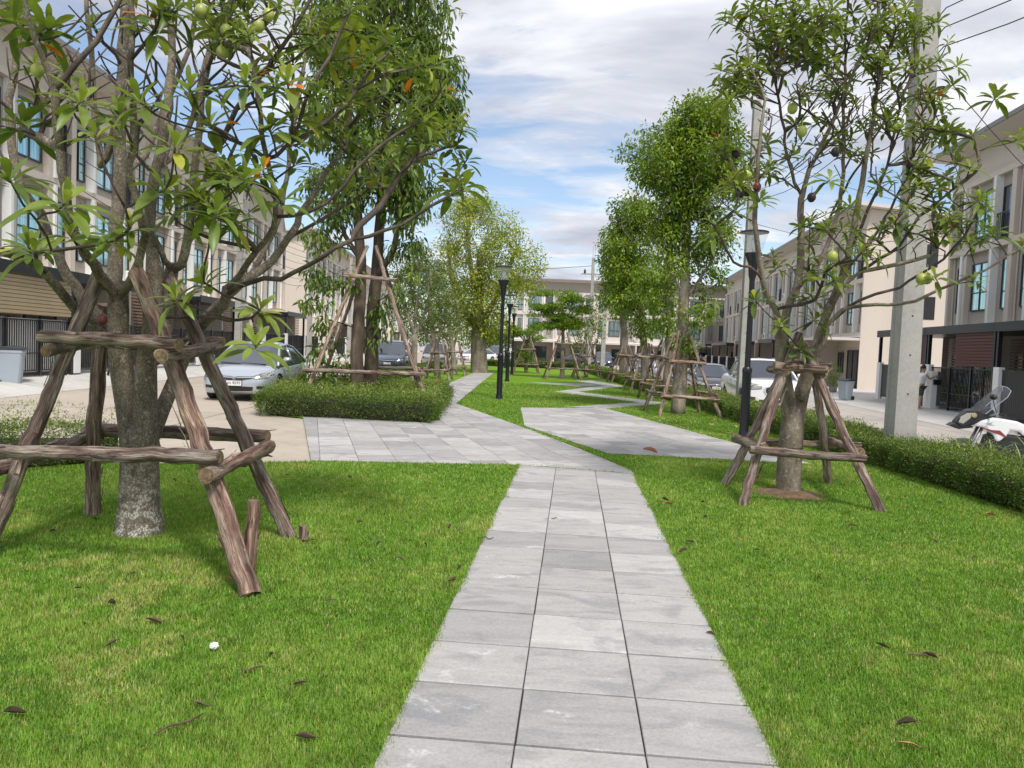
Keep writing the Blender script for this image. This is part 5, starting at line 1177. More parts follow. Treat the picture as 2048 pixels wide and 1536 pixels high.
# ------------------------------------------------------------------ hero tree, right
rs = rng(33); T = empty('fruit_tree', GP(1577, 985), 0, 'near right tree with pale green and dark fruits, whorled leaves and slender grey stems', 'tree', None)
sk = Skel(); B = np.array(T.location)
tr = sk.limb([Pq(1577, 1000, 9.1), Pq(1577, 970, 9.1), Pq(1579, 920, 9.1), Pq(1583, 870, 9.1), Pq(1588, 825, 9.1), Pq(1590, 795, 9.1)], .150, .06, seg=.1)
for i_, q_ in enumerate(tr): sk.rm[q_] = .17 if i_ == 0 else (.150-.002*i_ if i_ < len(tr)-4 else (.130, .11, .08, .04)[i_-len(tr)+4])
f0 = tr[3]
A = sk.limb([Pq(1580, 880, 9.08), Pq(1580, 835, 9.07), Pq(1573, 785, 9.05), Pq(1566, 740, 9.0), Pq(1564, 690, 9.0), Pq(1563, 665, 9.0)], .100, .078, f0, .1)
Bm = sk.limb([Pq(1588, 880, 9.12), Pq(1594, 835, 9.13), Pq(1604, 785, 9.15), Pq(1622, 730, 9.2), Pq(1640, 680, 9.2), Pq(1645, 660, 9.2)], .100, .075, f0, .1)
m1 = lb(A[-1], [(1550, 620, 8.9), (1530, 585, 8.8), (1521, 539, 8.7), (1512, 470, 8.6), (1510, 410, 8.6), (1518, 307, 8.6), (1530, 200, 8.6)], .040, .016)
lb(m1[4], [(1500, 535, 8.6), (1467, 524, 8.4), (1440, 470, 8.3), (1418, 440, 8.3)], .018, .010)
m2 = lb(A[-1], [(1575, 620, 9.1), (1597, 560, 9.1), (1603, 480, 9.1), (1601, 410, 9.1), (1604, 393, 9.1)], .052, .036)
lb(m2[-1], [(1590, 365, 9.1), (1578, 320, 9.1), (1570, 284, 9.1), (1560, 210, 9.1), (1545, 130, 9.1), (1540, 50, 9.1)], .022, .012)
lb(m2[-1], [(1620, 340, 9.1), (1640, 295, 9.1), (1658, 258, 9.1), (1680, 205, 9.1), (1703, 154, 9.1), (1740, 80, 9.1), (1760, 0, 9.1)], .030, .013)
lb(m2[3], [(1640, 520, 9.3), (1668, 450, 9.3), (1682, 386, 9.3), (1688, 300, 9.3), (1686, 239, 9.3), (1690, 150, 9.3), (1692, 50, 9.3), (1700, -40, 9.3)], .030, .013)
m3 = lb(Bm[-1], [(1660, 610, 9.2), (1685, 550, 9.1), (1700, 490, 9.1), (1712, 430, 9.1), (1730, 330, 9.1), (1745, 240, 9.1), (1760, 150, 9.1), (1790, 60, 9.1)], .050, .016)
lb(m3[6], [(1745, 400, 9.0), (1775, 330, 9.0), (1790, 260, 9.0), (1810, 180, 9.0), (1840, 120, 9.0)], .022, .011)
lb(m3[4], [(1750, 470, 9.4), (1790, 400, 9.5), (1830, 330, 9.5), (1860, 260, 9.5), (1880, 200, 9.5)], .020, .010)
lb(m2[6], [(1640, 470, 9.5), (1700, 360, 9.6), (1770, 240, 9.7), (1830, 150, 9.7)], .018, .010)
m4 = lb(sk.near(Pq(1632, 700, 9.2)), [(1650, 660, 9.0), (1672, 630, 8.9), (1704, 614, 8.8), (1776, 609, 8.6), (1828, 602, 8.5), (1883, 578, 8.4), (1930, 556, 8.3), (1971, 540, 8.3), (2017, 510, 8.2), (2050, 490, 8.2)], .026, .010)
m5 = lb(m4[2], [(1720, 598, 8.8), (1776, 584, 8.7), (1841, 549, 8.6), (1886, 516, 8.6), (1930, 470, 8.5), (1960, 410, 8.5)], .020, .010)
m6 = lb(Bm[-1], [(1670, 600, 8.9), (1700, 560, 8.8), (1740, 530, 8.7), (1800, 490, 8.6), (1838, 432, 8.5), (1880, 400, 8.5), (1930, 360, 8.4), (1960, 330, 8.4)], .024, .010)
lb(m6[5], [(1830, 520, 8.5), (1870, 500, 8.5), (1866, 440, 8.4), (1865, 420, 8.4)], .012, .009)
W = [(1448, 42, 8.6), (1462, 30, 8.6), (1500, 22, 8.6), (1440, 140, 8.6), (1500, 130, 8.6), (1458, 200, 8.3), (1990, 195, 8.6), (1945, 275, 8.5), (1940, 335, 8.3), (1960, 400, 8.3), (1900, 440, 8.4), (2035, 280, 8.3), (1960, 400, 8.2), (1985, 470, 8.1), (1850, 312, 8.4), (1890, 260, 8.6),
     (1700, 410, 8.3), (1650, 460, 8.3), (1720, 500, 8.2), (1790, 450, 8.4), (1480, 370, 8.3), (1470, 420, 8.2), (1450, 300, 8.4), (1660, 360, 8.4), (1630, 600, 8.6), (1600, 700, 8.7), (1650, 545, 8.5), (1870, 555, 8.2), (1950, 560, 8.2), (1890, 470, 8.3), (1560, 650, 8.6), (1630, 640, 8.5), (1670, 560, 8.3), (1520, 400, 8.5), (1430, 470, 8.3), (1510, 600, 8.4), (1915, 130, 8.8), (1905, 170, 8.8), (1540, 330, 8.4)]
t1 = sk.attach([Pq(*p) for p in W], rs, .006, up=.35)
W2 = []
for n, cx, cy, rx, ry, d, dd in [(95, 1680, 60, 170, 85, 9.1, .9), (40, 1560, 50, 80, 70, 9.0, .6), (44, 1820, 110, 90, 110, 9.2, .7), (24, 1620, 150, 100, 60, 9.0, .8), (26, 1480, 160, 55, 60, 8.8, .5), (22, 1830, 270, 80, 100, 9.0, .6), (18, 1700, 480, 110, 80, 8.6, .5), (20, 1820, 400, 90, 90, 8.6, .5),
                                (14, 1480, 330, 60, 110, 8.6, .5), (12, 1880, 320, 60, 80, 8.7, .5), (30, 1700, 240, 120, 90, 9.3, .7), (40, 1680, -60, 160, 60, 9.2, .8), (10, 1600, 560, 90, 60, 8.8, .4), (12, 1560, 320, 60, 70, 9.0, .5), (12, 1920, 450, 70, 80, 8.4, .4)]:
    W2 += ell(rs, n, cx, cy, rx, ry, d, dd)
t2 = sk.attach(W2, rs, .0045, up=.35)
hk = set(sk.par); lf = set(sk.leaf); ends = [i for i in range(len(sk.p)) if i not in hk and i not in lf]; sk.leaf += ends; t2 = list(t2)+ends
br_ = []
for n, cx, cy, rx, ry, d, dd in [(110, 1640, 200, 150, 140, 9.1, .7), (90, 1780, 250, 110, 140, 9.0, .7), (34, 1830, 450, 90, 80, 8.6, .4)]: br_ += ell(rs, n, cx, cy, rx, ry, d, dd)
sk.attach(br_, rs, .0045, up=.35)
for i in range(len(sk.p)): sk.p[i] = sk.p[i]-B
sk.mesh('trunk', M['bark'], T, rt=.0062, ex=.40, thin=M['twigbark'])
whorls('crown', sk, t1, rs, M['leaf_big'], T, nl=(11, 16), size=(.17, .23))
whorls('crown', sk, t2, rs, M['leaf_big'], T, nl=(8, 12), size=(.12, .175))
fruit(T, B, [Pq(1585, 217, 8.9), Pq(1604, 263, 8.7), Pq(1792, 255, 8.8), Pq(1665, 513, 8.3), Pq(1843, 558, 8.3), Pq(1854, 557, 8.35), Pq(1852, 330, 8.6), Pq(1493, 350, 8.4), Pq(1623, 552, 8.6)], r=.058)
fruit(T, B, [Pq(1472, 307, 8.4), Pq(1671, 304, 8.7), Pq(1480, 386, 8.3), Pq(1494, 383, 8.4), Pq(1623, 395, 8.9), Pq(1822, 330, 8.9)], 'fruitdark', .050)
fruit(T, B, [Pq(1514, 374, 8.4)], 'fruitred', .045)
m_ = MB(); a_ = np.linspace(0, 2*math.pi, 24, endpoint=False); gp = GP(1580, 990)
m_.add([(gp[0]+math.cos(t)*.45*(1+.12*math.sin(3*t)), gp[1]+math.sin(t)*.42, .004) for t in a_]+[(gp[0]+math.cos(t)*.2, gp[1]+math.sin(t)*.2, .05) for t in a_]+[(gp[0], gp[1], .055)], [(i, (i+1) % 24, 24+(i+1) % 24, 24+i) for i in range(24)]+[(24+i, 24+(i+1) % 24, 48) for i in range(24)])
tag(m_.build('earth_mound', M['earth'], smooth=True), 'brown earth mound at the foot of the near right tree', 'mound')

# ------------------------------------------------------------------ generic crown tree
def crown_tree(label, base, trunks, blobs, seed, bark, lmat, lsize, nleaf, per, tpl=LS, d=20, rt=.006, droop=0.3, rtip=.006, name='tree', spreadr=0.28, group=None, seg=.3, shell=.0, flat=.8):
    rs = rng(seed); T = empty(name, base, 0, label, 'tree', group); B = np.array(T.location); sk = Skel()
    roots = []
    for k, (pts, r0, r1) in enumerate(trunks):
        st = -1
        if pts[0] == 'join': q = PX(*pts[1]); st = sk.near(q); pts = pts[1:]
        sk.limb([PX(*p) for p in pts], r0, r1, st, .25, rs, .01)
    tg = []
    for (n, cx, cy, rx, ry, dd) in blobs: tg += ell(rs, n, cx, cy, rx, ry, d, dd, hollow=shell)
    tips = sk.attach(tg, rs, rtip, seg=seg, up=.3, pen=1.2)
    for i in range(len(sk.p)): sk.p[i] = sk.p[i]-B
    sk.mesh('trunk', M[bark], T, rt=rt, ex=.42, sides=(5, 12))
    P = np.repeat(np.array([sk.p[i] for i in tips]), per, axis=0); n = len(P); v = rs.normal(0, 1, (n, 3)); v /= np.linalg.norm(v, axis=1)[:, None]
    P = P+v*(rs.random(n)**.5*spreadr)[:, None]*np.array([1, 1, flat]); D = v*.8+rs.normal(0, .5, (n, 3)); D[:, 2] -= droop
    tone = np.repeat(rs.uniform(0, .55, len(tips)), per)+rs.uniform(0, .45, n); s_ = lsize*rs.uniform(.65, 1.2, n)
    scatter('crown', tpl[0], tpl[1], P, frames(D, None, rs.uniform(-.8, .8, n)), s_, M[lmat], T, np.clip(tone, 0, 1)); return T
def b5(px, py): return (px, py)
# tall dense tree with drooping leaves behind the clipped bed
d0 = 19.0
crown_tree('tall dense tree with two dark trunks and drooping leaves in the left planting bed', GP(722, 696+CAMZ*F/d0-12), [
    ([(716, 820, d0), (714, 760, d0), (715, 680, d0), (720, 590, d0), (722, 520, d0), (716, 440, d0), (705, 340, d0), (690, 220, d0), (680, 100, d0), (675, 0, d0)], .175, .05),
    ([(740, 822, d0+.6), (742, 740, d0+.5), (745, 650, d0+.4), (752, 560, d0+.4), (758, 470, d0+.4), (765, 360, d0+.3), (772, 240, d0), (780, 120, d0), (785, 20, d0)], .20, .05),
    (['join', (752, 560, d0+.4), (785, 500, d0), (800, 430, d0), (820, 340, d0)], .10, .04), (['join', (722, 520, d0), (690, 470, d0), (668, 400, d0)], .08, .04)],
    [(170, 690, 50, 95, 110, 1.4), (150, 815, 60, 95, 120, 1.4), (170, 850, 180, 75, 110, 1.3), (140, 700, 210, 95, 110, 1.4), (120, 770, 320, 95, 80, 1.3), (60, 680, 380, 80, 60, 1.2), (46, 820, 400, 55, 50, .9), (12, 655, 470, 50, 40, .9), (16, 670, 550, 60, 30, .9), (8, 640, 620, 35, 45, .8),
     (12, 812, 470, 30, 50, .6), (6, 670, 690, 50, 35, .8), (5, 812, 560, 20, 50, .5), (40, 760, -50, 140, 50, 1.4), (8, 650, 745, 45, 20, .5), (10, 765, 640, 20, 80, .4)],
    41, 'barkdark', 'leaf_dark', .19, 0, 22, tpl=LM, d=d0, rt=.008, droop=1.1, spreadr=.30, name='drooping_leaf_tree')
fp = GP(722, 696+CAMZ*F/19.0-12)
fr = empty('tree_prop_frame', (fp[0], fp[1], 0), 0, 'tall slender prop frame of thin poles around the two-trunk tree in the bed', 'tree prop', PG)
wl('leg', PX(607, 800, 18.0), PX(735, 492, 18.6), .062, .048, 3); wl('leg', PX(856, 815, 17.9), PX(752, 492, 18.6), .062, .048, 3)
wl('leg', PX(640, 770, 20.5), PX(730, 520, 19.6), .055, .045, 0); wl('leg', PX(835, 770, 20.5), PX(760, 500, 19.6), .055, .045, 0)
wl('crossbar', PX(606, 739, 17.95), PX(850, 749, 17.9), .052, .050, 3); wl('crossbar', PX(688, 550, 18.3), PX(792, 560, 18.3), .050, .050, 2)
wl('crossbar', PX(615, 743, 18.0), PX(650, 735, 20.4), .05, .05, 0); wl('crossbar', PX(845, 744, 18.0), PX(830, 735, 20.4), .05, .05, 0); wl('crossbar', PX(640, 737, 20.3), PX(840, 737, 20.3), .05, .05, 0)
# yellow-green tree far along the path
d0 = 46
crown_tree('broad yellow-green tree with roots wrapped in netting at the far end of the path', GP(958, 693+CAMZ*F/d0), [
    ([(958, 752, d0), (958, 715, d0), (957, 690, d0), (957, 640, d0), (958, 580, d0), (960, 500, d0)], .55, .14), (['join', (957, 660, d0), (930, 620, d0), (905, 560, d0), (895, 480, d0)], .22, .08), (['join', (957, 650, d0), (985, 610, d0), (1010, 560, d0), (1030, 500, d0)], .22, .08), (['join', (957, 640, d0), (945, 560, d0), (935, 470, d0), (940, 420, d0)], .16, .07)],
    [(150, 955, 465, 88, 78, 2.4), (150, 1015, 540, 75, 80, 2.4), (110, 910, 560, 60, 85, 2.2), (90, 960, 600, 60, 60, 2.0), (40, 925, 650, 50, 35, 1.6), (30, 985, 650, 40, 35, 1.6), (30, 940, 410, 40, 20, 1.5), (16, 1050, 560, 35, 30, 1.2)],
    51, 'barkpale', 'leaf_yellow', .20, 0, 36, d=d0, rt=.02, rtip=.013, spreadr=.50, name='yellow_green_tree', seg=.6)
# two slender young trees left of the path
for i, (bx, d0, lab, bl, sd_) in enumerate([
    (875, 35.5, 'thin-crowned olive tree in a prop frame left of the path, nearer of two', [(60, 860, 600, 50, 60, 1.2), (40, 830, 540, 40, 50, 1.0), (26, 885, 650, 40, 30, 1.0), (30, 815, 620, 30, 50, .9)], 61),
    (909, 41.0, 'thin-crowned olive tree in a prop frame left of the path, farther of two', [(50, 900, 620, 35, 50, 1.0), (40, 885, 560, 30, 45, 1.0)], 62)]):
    gb = GP(bx, 690+CAMZ*F/d0)
    crown_tree(lab, gb, [([(bx, 690+CAMZ*F/d0+4, d0), (bx-1, 735, d0), (bx-4, 700, d0), (bx-10, 660, d0), (bx-20, 600, d0)], .17, .06), (['join', (bx-3, 700, d0), (bx-32, 650, d0), (bx-50, 600, d0), (bx-55, 540, d0)], .09, .04), (['join', (bx-3, 700, d0), (bx+8, 650, d0), (bx+5, 600, d0)], .08, .04)], bl, sd_, 'barkpale', 'leaf_olive', .12, 0, 40, d=d0, rt=.012, rtip=.009, spreadr=.42, name='young_tree', group='young trees left of the path', seg=.4)
    prop_frame(gb[0], gb[1], 'small prop frame left of the path, %s' % ('nearer of two' if i == 0 else 'farther of two'), PG, .62, 1.75, 70+i, .045)
d0 = 26.0; gb = GP(828, 686+CAMZ*F/d0)
crown_tree('bare grey multi-stemmed tree with sparse leaves behind the clipped bed', gb, [
    ([(826, 785, d0), (827, 740, d0), (828, 700, d0), (830, 670, d0)], .13, .10), (['join', (830, 670, d0), (815, 630, d0), (800, 590, d0), (795, 540, d0)], .06, .03), (['join', (830, 670, d0), (850, 625, d0), (862, 580, d0), (858, 530, d0)], .06, .03), (['join', (829, 680, d0), (832, 620, d0), (838, 560, d0), (835, 500, d0)], .05, .025)],
    [(40, 800, 560, 35, 60, .9), (46, 850, 560, 40, 60, .9), (24, 830, 610, 50, 30, .9), (20, 840, 510, 30, 30, .7)], 66, 'barkpale', 'leaf_olive', .11, 0, 20, d=d0, rt=.010, rtip=.009, spreadr=.22, name='young_tree', seg=.3)
# right-hand row of bushy trees
for i, (bx, d0, lab, tk, bl, sd_, ls) in enumerate([
    (1357, 20.4, 'tall bushy tree with ringed trunk, nearest of the propped right-hand row', [([(1355, 832, 20.4), (1358, 780, 20.4), (1364, 700, 20.4), (1368, 600, 20.4), (1372, 500, 20.4), (1378, 400, 20.4), (1385, 300, 20.4), (1392, 230, 20.4)], .20, .05), (['join', (1368, 590, 20.4), (1340, 540, 20.2), (1310, 480, 20.1)], .05, .03), (['join', (1368, 600, 20.4), (1400, 560, 20.2), (1425, 520, 20.2)], .05, .03)],
     [(170, 1390, 290, 95, 70, 1.4), (150, 1330, 320, 75, 65, 1.3), (110, 1405, 380, 70, 65, 1.2), (60, 1345, 410, 50, 45, 1.1), (70, 1405, 230, 60, 40, 1.0), (60, 1425, 470, 35, 45, .9), (40, 1330, 470, 30, 30, .7), (26, 1390, 540, 60, 50, .9), (14, 1400, 625, 40, 30, .6), (20, 1340, 520, 40, 40, .8), (10, 1360, 690, 20, 20, .4), (40, 1450, 320, 40, 60, 1.0)], 81, .17),
    (1330, 26.5, 'bushy tree second in the propped right-hand row, close behind the ringed trunk', [([(1332, 800, 26.5), (1335, 760, 26.5), (1338, 700, 26.5), (1336, 620, 26.5), (1330, 520, 26.5)], .17, .05)], [(70, 1320, 570, 42, 50, 1.1), (20, 1330, 640, 40, 25, .8)], 82, .19),
    (1288, 32, 'bushy tree third in the propped right-hand row', [([(1287, 782, 32), (1290, 740, 32), (1288, 690, 32), (1280, 600, 32), (1270, 500, 32)], .20, .06)], [(110, 1270, 440, 48, 50, 1.6), (110, 1255, 520, 55, 60, 1.6), (70, 1275, 590, 55, 45, 1.4), (20, 1290, 650, 40, 25, 1.0)], 83, .23),
    (1246, 40, 'bushy tree fourth in the propped right-hand row, beside the blue car', [([(1246, 768, 40), (1248, 730, 40), (1248, 680, 40), (1245, 600, 40), (1242, 540, 40)], .28, .08)], [(70, 1235, 540, 38, 45, 1.6), (70, 1240, 600, 42, 45, 1.6), (20, 1225, 480, 25, 30, 1.0)], 84, .27)]):
    gb = GP(bx, 696+.04*(bx-1024)+CAMZ*F/d0)
    bl = [(int(q_[0]*.58)+1,)+q_[1:] for q_ in bl]+[(max(2, q_[0]//16), q_[1], q_[2], q_[3]*1.28, q_[4]*1.25, q_[5]*1.2) for q_ in bl]
    crown_tree(lab, gb, tk, bl, sd_, 'barkpale', 'leaf_mid', ls*.72, 0, 62, d=d0, rt=.010, rtip=.008, spreadr=.078*math.sqrt(d0), name='bushy_tree', group='bushy trees in the right-hand row', seg=.35, droop=.5)
    prop_frame(gb[0], gb[1], 'prop frame around the %s tree of the right-hand row' % ORD[i], PG, (.82, .75, .75, .75)[i], (2.2, 1.95, 1.9, 1.9)[i], 90+i, .045, .50, 1.42, rot=.12, detail=(i == 0))
# flat layered tree, its small neighbours, and the wispy shrub-tree before the far white row
def pads(cx, top, w, n, seed):
    r_ = rng(seed); out = []
    for k in range(n):
        f = r_.random(); y = top+6+f*72; hw = w*(1-.35*f) if f > .2 else w*(.55+2*f*.45/.4); x = cx+r_.uniform(-1, 1)*hw*.78; out.append((9, x, y-abs(x-cx)*.12, w*.30, 4.5, .75))
    return out
for bx, d0, top, w_, n_, lab, plab, sp_, hh, sd_ in ((1124, 42, 580, 78, 34, 'flat-layered tree standing on the lawn before the white row', 'prop frame with pale poles around the flat-layered tree', .95, 2.5, 101), (1052, 50, 642, 42, 14, 'small layered sapling left of the flat-layered tree', 'prop frame around the small sapling beside the lamp posts', .8, 2.3, 103)):
    by = 696+.04*(bx-1024)+CAMZ*F/d0; g1 = GP(bx, by); k_ = w_/78
    lm_ = [([(bx, by+3, d0), (bx+1, by-40, d0), (bx+2, top+95*k_, d0), (bx+2, top+70*k_, d0)], .14, .08)]+[(['join', (bx+2, top+85*k_, d0), (bx+s_*w_*.35, top+52*k_, d0+e_), (bx+s_*w_*.8, top+26*k_, d0+e_*2)], .05, .02) for s_, e_ in ((-1, 0), (1, 0), (-.5, .6), (.6, -.6), (.1, .5))]
    crown_tree(lab, g1, lm_, pads(bx, top, w_, n_, sd_), sd_, 'barkpale', 'leaf_bright', .13, 0, 40, d=d0, rt=.010, rtip=.010, spreadr=.40, name='layered_tree', flat=.22, droop=0)
    prop_frame(g1[0], g1[1], plab, PG, sp_, hh, sd_+1, .045, .55, 1.9 if w_ > 50 else 1.5)
d0 = 46; gb = GP(1172, 702+CAMZ*F/d0)
crown_tree('wispy shrub-like tree with many thin stems, right of the flat-layered tree', gb, [([(1172, 756, d0), (1172, 735, d0), (1172, 715, d0)], .14, .12)]+[(['join', (1172, 722, d0), (1172+k*9, 690, d0), (1172+k*16, 650, d0)], .04, .02) for k in (-2, -1, 0, 1, 2)],
    [(60, 1170, 660, 45, 35, 1.3), (26, 1190, 640, 25, 20, .8), (30, 1150, 690, 30, 25, .9)], 105, 'barkpale', 'leaf_mid', .16, 0, 10, d=d0, rt=.012, rtip=.012, spreadr=.34, name='shrub_tree')
prop_frame(gb[0], gb[1], 'prop frame around the wispy shrub-like tree', PG, .8, 2.1, 106, .045)
# ------------------------------------------------------------------ clipped hedges
HZ = []
def hedge(label, poly, h, n, ls, seed, group='clipped hedges along the park edge', wild=0.0, spikes=0):
    rs = rng(seed); poly = [tuple(map(float, p[:2])) for p in poly]; HZ.append(poly)
    c = np.mean(poly, axis=0); T = empty('hedge', (c[0], c[1], 0), 0, label, 'hedge', group)
    if area2(poly) < 0: poly = poly[::-1]
    pa_ = np.array(poly)
    core = MB(); ins = []
    for i in range(len(pa_)):
        e1 = pa_[i]-pa_[i-1]; e2 = pa_[(i+1) % len(pa_)]-pa_[i]; e1 /= np.linalg.norm(e1); e2 /= np.linalg.norm(e2)
        n1 = np.array([-e1[1], e1[0]]); n2 = np.array([-e2[1], e2[0]]); b_ = n1+n2; b_ /= max(.4, b_@n1); ins.append(tuple(pa_[i]+b_*0.17-c))
    core.prism(ins, 0.02, h-0.14, 'z'); core.build('twigs', M['twigcore'], T, fix=True)
    # leaves on the sides and the top, over lumpy offsets
    E = []; L_ = []
    for i in range(len(poly)): E.append((pa_[i], pa_[(i+1) % len(poly)])); L_.append(np.linalg.norm(E[-1][1]-E[-1][0]))
    A = abs(area2(poly)); side = sum(L_)*h; nt_ = int(n*A/(A+side)); ns_ = n-nt_
    bb0, bb1 = pa_.min(0), pa_.max(0); P = []; D = []
    q = rs.uniform(bb0, bb1, (nt_*4, 2)); q = q[in_poly(q[:, 0], q[:, 1], poly)][:nt_]
    lump = (vnoise(q[:, 0]+50, q[:, 1]+50, .35, seed)-.5)*.16+(vnoise(q[:, 0]+50, q[:, 1]+50, 1.1, seed+1)-.5)*.14
    z = h+lump-np.abs(rs.normal(0, .05, len(q)))+rs.random(len(q))**6*wild
    P.append(np.c_[q, z]); D.append(np.c_[rs.normal(0, .7, (len(q), 2)), rs.uniform(.1, 1.3, len(q))])
    ch = rs.choice(len(E), ns_, p=np.array(L_)/sum(L_)); t = rs.random(ns_); a = np.array([E[k][0] for k in ch]); b = np.array([E[k][1] for k in ch])
    nrm = np.c_[(b-a)[:, 1], -(b-a)[:, 0]]; nrm /= np.linalg.norm(nrm, axis=1)[:, None]; q = a+(b-a)*t[:, None]; zz_ = rs.random(ns_)**.8*h
    lump = (vnoise(q[:, 0]+q[:, 1]*.7+50, zz_+q[:, 1]+50, .28, seed+2)-.5)*.20-.10*np.clip(1-zz_/.12, 0, 1)
    q = q+nrm*(lump-np.abs(rs.normal(0, .05, ns_))+rs.random(ns_)**6*wild*.8)[:, None]
    P.append(np.c_[q, zz_]); D.append(np.c_[nrm*.8+rs.normal(0, .6, (ns_, 2)), rs.normal(.25, .6, ns_)])
    P = np.concatenate(P); D = np.concatenate(D); m = len(P)
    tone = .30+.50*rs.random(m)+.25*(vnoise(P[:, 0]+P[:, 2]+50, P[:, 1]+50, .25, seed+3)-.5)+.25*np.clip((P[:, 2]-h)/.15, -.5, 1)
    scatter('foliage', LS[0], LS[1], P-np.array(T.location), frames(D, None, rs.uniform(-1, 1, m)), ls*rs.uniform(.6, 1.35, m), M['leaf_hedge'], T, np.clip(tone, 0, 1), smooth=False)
    if spikes:
        tw = MB()
        for _ in range(spikes):
            i = rs.integers(0, nt_ if nt_ < m else m); p = P[i]-np.array(T.location); d = rs.normal(0, .25, 3); d[2] = 1; d /= np.linalg.norm(d); tw.tube([p-d*.1, p+d*rs.uniform(.04, .16)], .0022, 4)
        tw.build('shoots', M['barkdark'], T)
    return T
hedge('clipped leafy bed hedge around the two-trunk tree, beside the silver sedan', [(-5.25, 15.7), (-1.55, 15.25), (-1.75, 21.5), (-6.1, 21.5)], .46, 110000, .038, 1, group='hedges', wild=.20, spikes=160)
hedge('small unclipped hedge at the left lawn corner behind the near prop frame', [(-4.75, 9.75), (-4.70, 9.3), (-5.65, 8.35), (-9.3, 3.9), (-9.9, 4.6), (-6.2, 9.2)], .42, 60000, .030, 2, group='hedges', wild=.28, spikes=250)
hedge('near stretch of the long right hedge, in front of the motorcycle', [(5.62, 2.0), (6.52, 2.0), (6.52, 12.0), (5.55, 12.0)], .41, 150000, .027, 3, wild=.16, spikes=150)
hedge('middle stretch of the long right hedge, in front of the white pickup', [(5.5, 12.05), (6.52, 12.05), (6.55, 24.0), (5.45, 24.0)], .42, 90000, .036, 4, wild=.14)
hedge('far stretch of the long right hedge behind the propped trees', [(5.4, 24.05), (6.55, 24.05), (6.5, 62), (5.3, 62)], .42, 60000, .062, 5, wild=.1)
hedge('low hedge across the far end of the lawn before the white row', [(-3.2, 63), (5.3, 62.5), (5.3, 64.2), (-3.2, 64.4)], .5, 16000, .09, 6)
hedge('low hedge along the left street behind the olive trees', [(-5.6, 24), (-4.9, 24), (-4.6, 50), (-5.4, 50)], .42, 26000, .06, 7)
# strap-leaved grass clump in the hedge by the motorcycle
rs = rng(5); gp = PX(1985, 915, 10.6); T = empty('grass_clump', (gp[0], gp[1], .3), 0, 'tuft of long arching grass blades growing out of the hedge beside the motorcycle', 'plant')
mb = MB()
for k in range(34):
    a = rs.uniform(0, 6.28); L_ = rs.uniform(.25, .62); o = rs.uniform(-.5, .5, 2)*[1, .3]; V = []
    for j in range(7):
        t = j/6; rad_ = L_*.75*t**1.3; zz_ = L_*(t-.45*t*t*t*rs.uniform(.8, 1.3)); ww = .006*(1-t**2)+.0005; x, y = o[0]+math.cos(a)*rad_, o[1]+math.sin(a)*rad_
        V += [(x-math.sin(a)*ww, y+math.cos(a)*ww, zz_), (x+math.sin(a)*ww, y-math.cos(a)*ww, zz_)]
    mb.add(V, [(2*i, 2*i+1, 2*i+3, 2*i+2) for i in range(6)])
M['strap'] = plain('strap_leaf', (0.22, 0.33, 0.08), .5, var=.2, scale=12); mb.build('blades', M['strap'], T, smooth=True)

# ------------------------------------------------------------------ potted plants near the right gates, shrub by gates
def bush(label, loc, R_, H, n, ls, mat, seed, name='shrub'):
    rs = rng(seed); T = empty(name, loc, 0, label, 'plant'); v = rs.normal(0, 1, (n, 3)); v /= np.linalg.norm(v, axis=1)[:, None]; r = rs.random(n)**.4
    P = v*r[:, None]*[R_, R_, H/2]+[0, 0, H/2+.25]; scatter('foliage', LM[0], LM[1], P, frames(v+rs.normal(0, .5, (n, 3))), ls*rs.uniform(.6, 1.2, n), M[mat], T, rs.uniform(0, .8, n))
    s = MB(); s.tube([(0, 0, 0), (0, 0, .25+H*.5)], .03, 6); s.lathe([(.14, 0), (.2, .02), (.22, .25), (.18, .27)], 14); s.build('pot_and_stem', M['fascia'], T); return T
for k, (px, py, R_, H, lab) in enumerate([(1665, 790, .35, 1.3, 'small bush behind the fence left of the right bin'), (1740, 780, .45, 1.4, 'green bush behind the black gate near the far block'), (1930, 825, .7, 1.3, 'leafy green shrub inside the near right carport'), (1905, 828, .4, .8, 'low shrub inside the near right carport, behind the motorcycle')]):
    gp = GP(px, py, -.1); gp = gp*1.08; bush(lab, (gp[0], gp[1], -.07), R_, H, 500, .13, 'leaf_mid', 200+k)

# ------------------------------------------------------------------ fallen leaves, twigs, stone
LAWN = [tuple(map(float, p[:2])) for p in lawn_poly]
def on_lawn(x, y, paths=True):
    k = in_poly(x, y, LAWN)
    if paths:
        for z_ in PATHZ: k &= ~in_poly(x, y, [tuple(map(float, p[:2])) for p in z_])
    for z_ in HZ: k &= ~in_poly(x, y, z_)
    return k
def dead_leaf(mat, curl, seed, ln=.10):
    rs = rng(seed); V = []; rows = 6; bend = rs.uniform(-.6, 1.2); ph = rs.uniform(0, 2.5); sk_ = rs.uniform(-.35, .35)
    for i in range(rows+1):
        t = i/rows; w_ = ln*.17*math.sin(math.pi*min(.97, t*.92+.04))**.8
        for c in (-1, -.5, 0, .5, 1): V.append((c*w_*(1-curl*.45)+sk_*ln*(t-.5)**2*2, (t-.5)*ln, abs(c)**1.6*w_*curl*1.3+.012*bend*math.sin(t*3.1+ph)+.004*rs.random()))
    me = MB().add(V, [(i*5+k, i*5+k+1, (i+1)*5+k+1, (i+1)*5+k) for i in range(rows) for k in range(4)]); st = MB()
    me.tube([(0, -.5*ln, .006), (0.004, -.68*ln, .012)], .0018, 4); return me.build('fallen_leaf', M[mat], smooth=True)
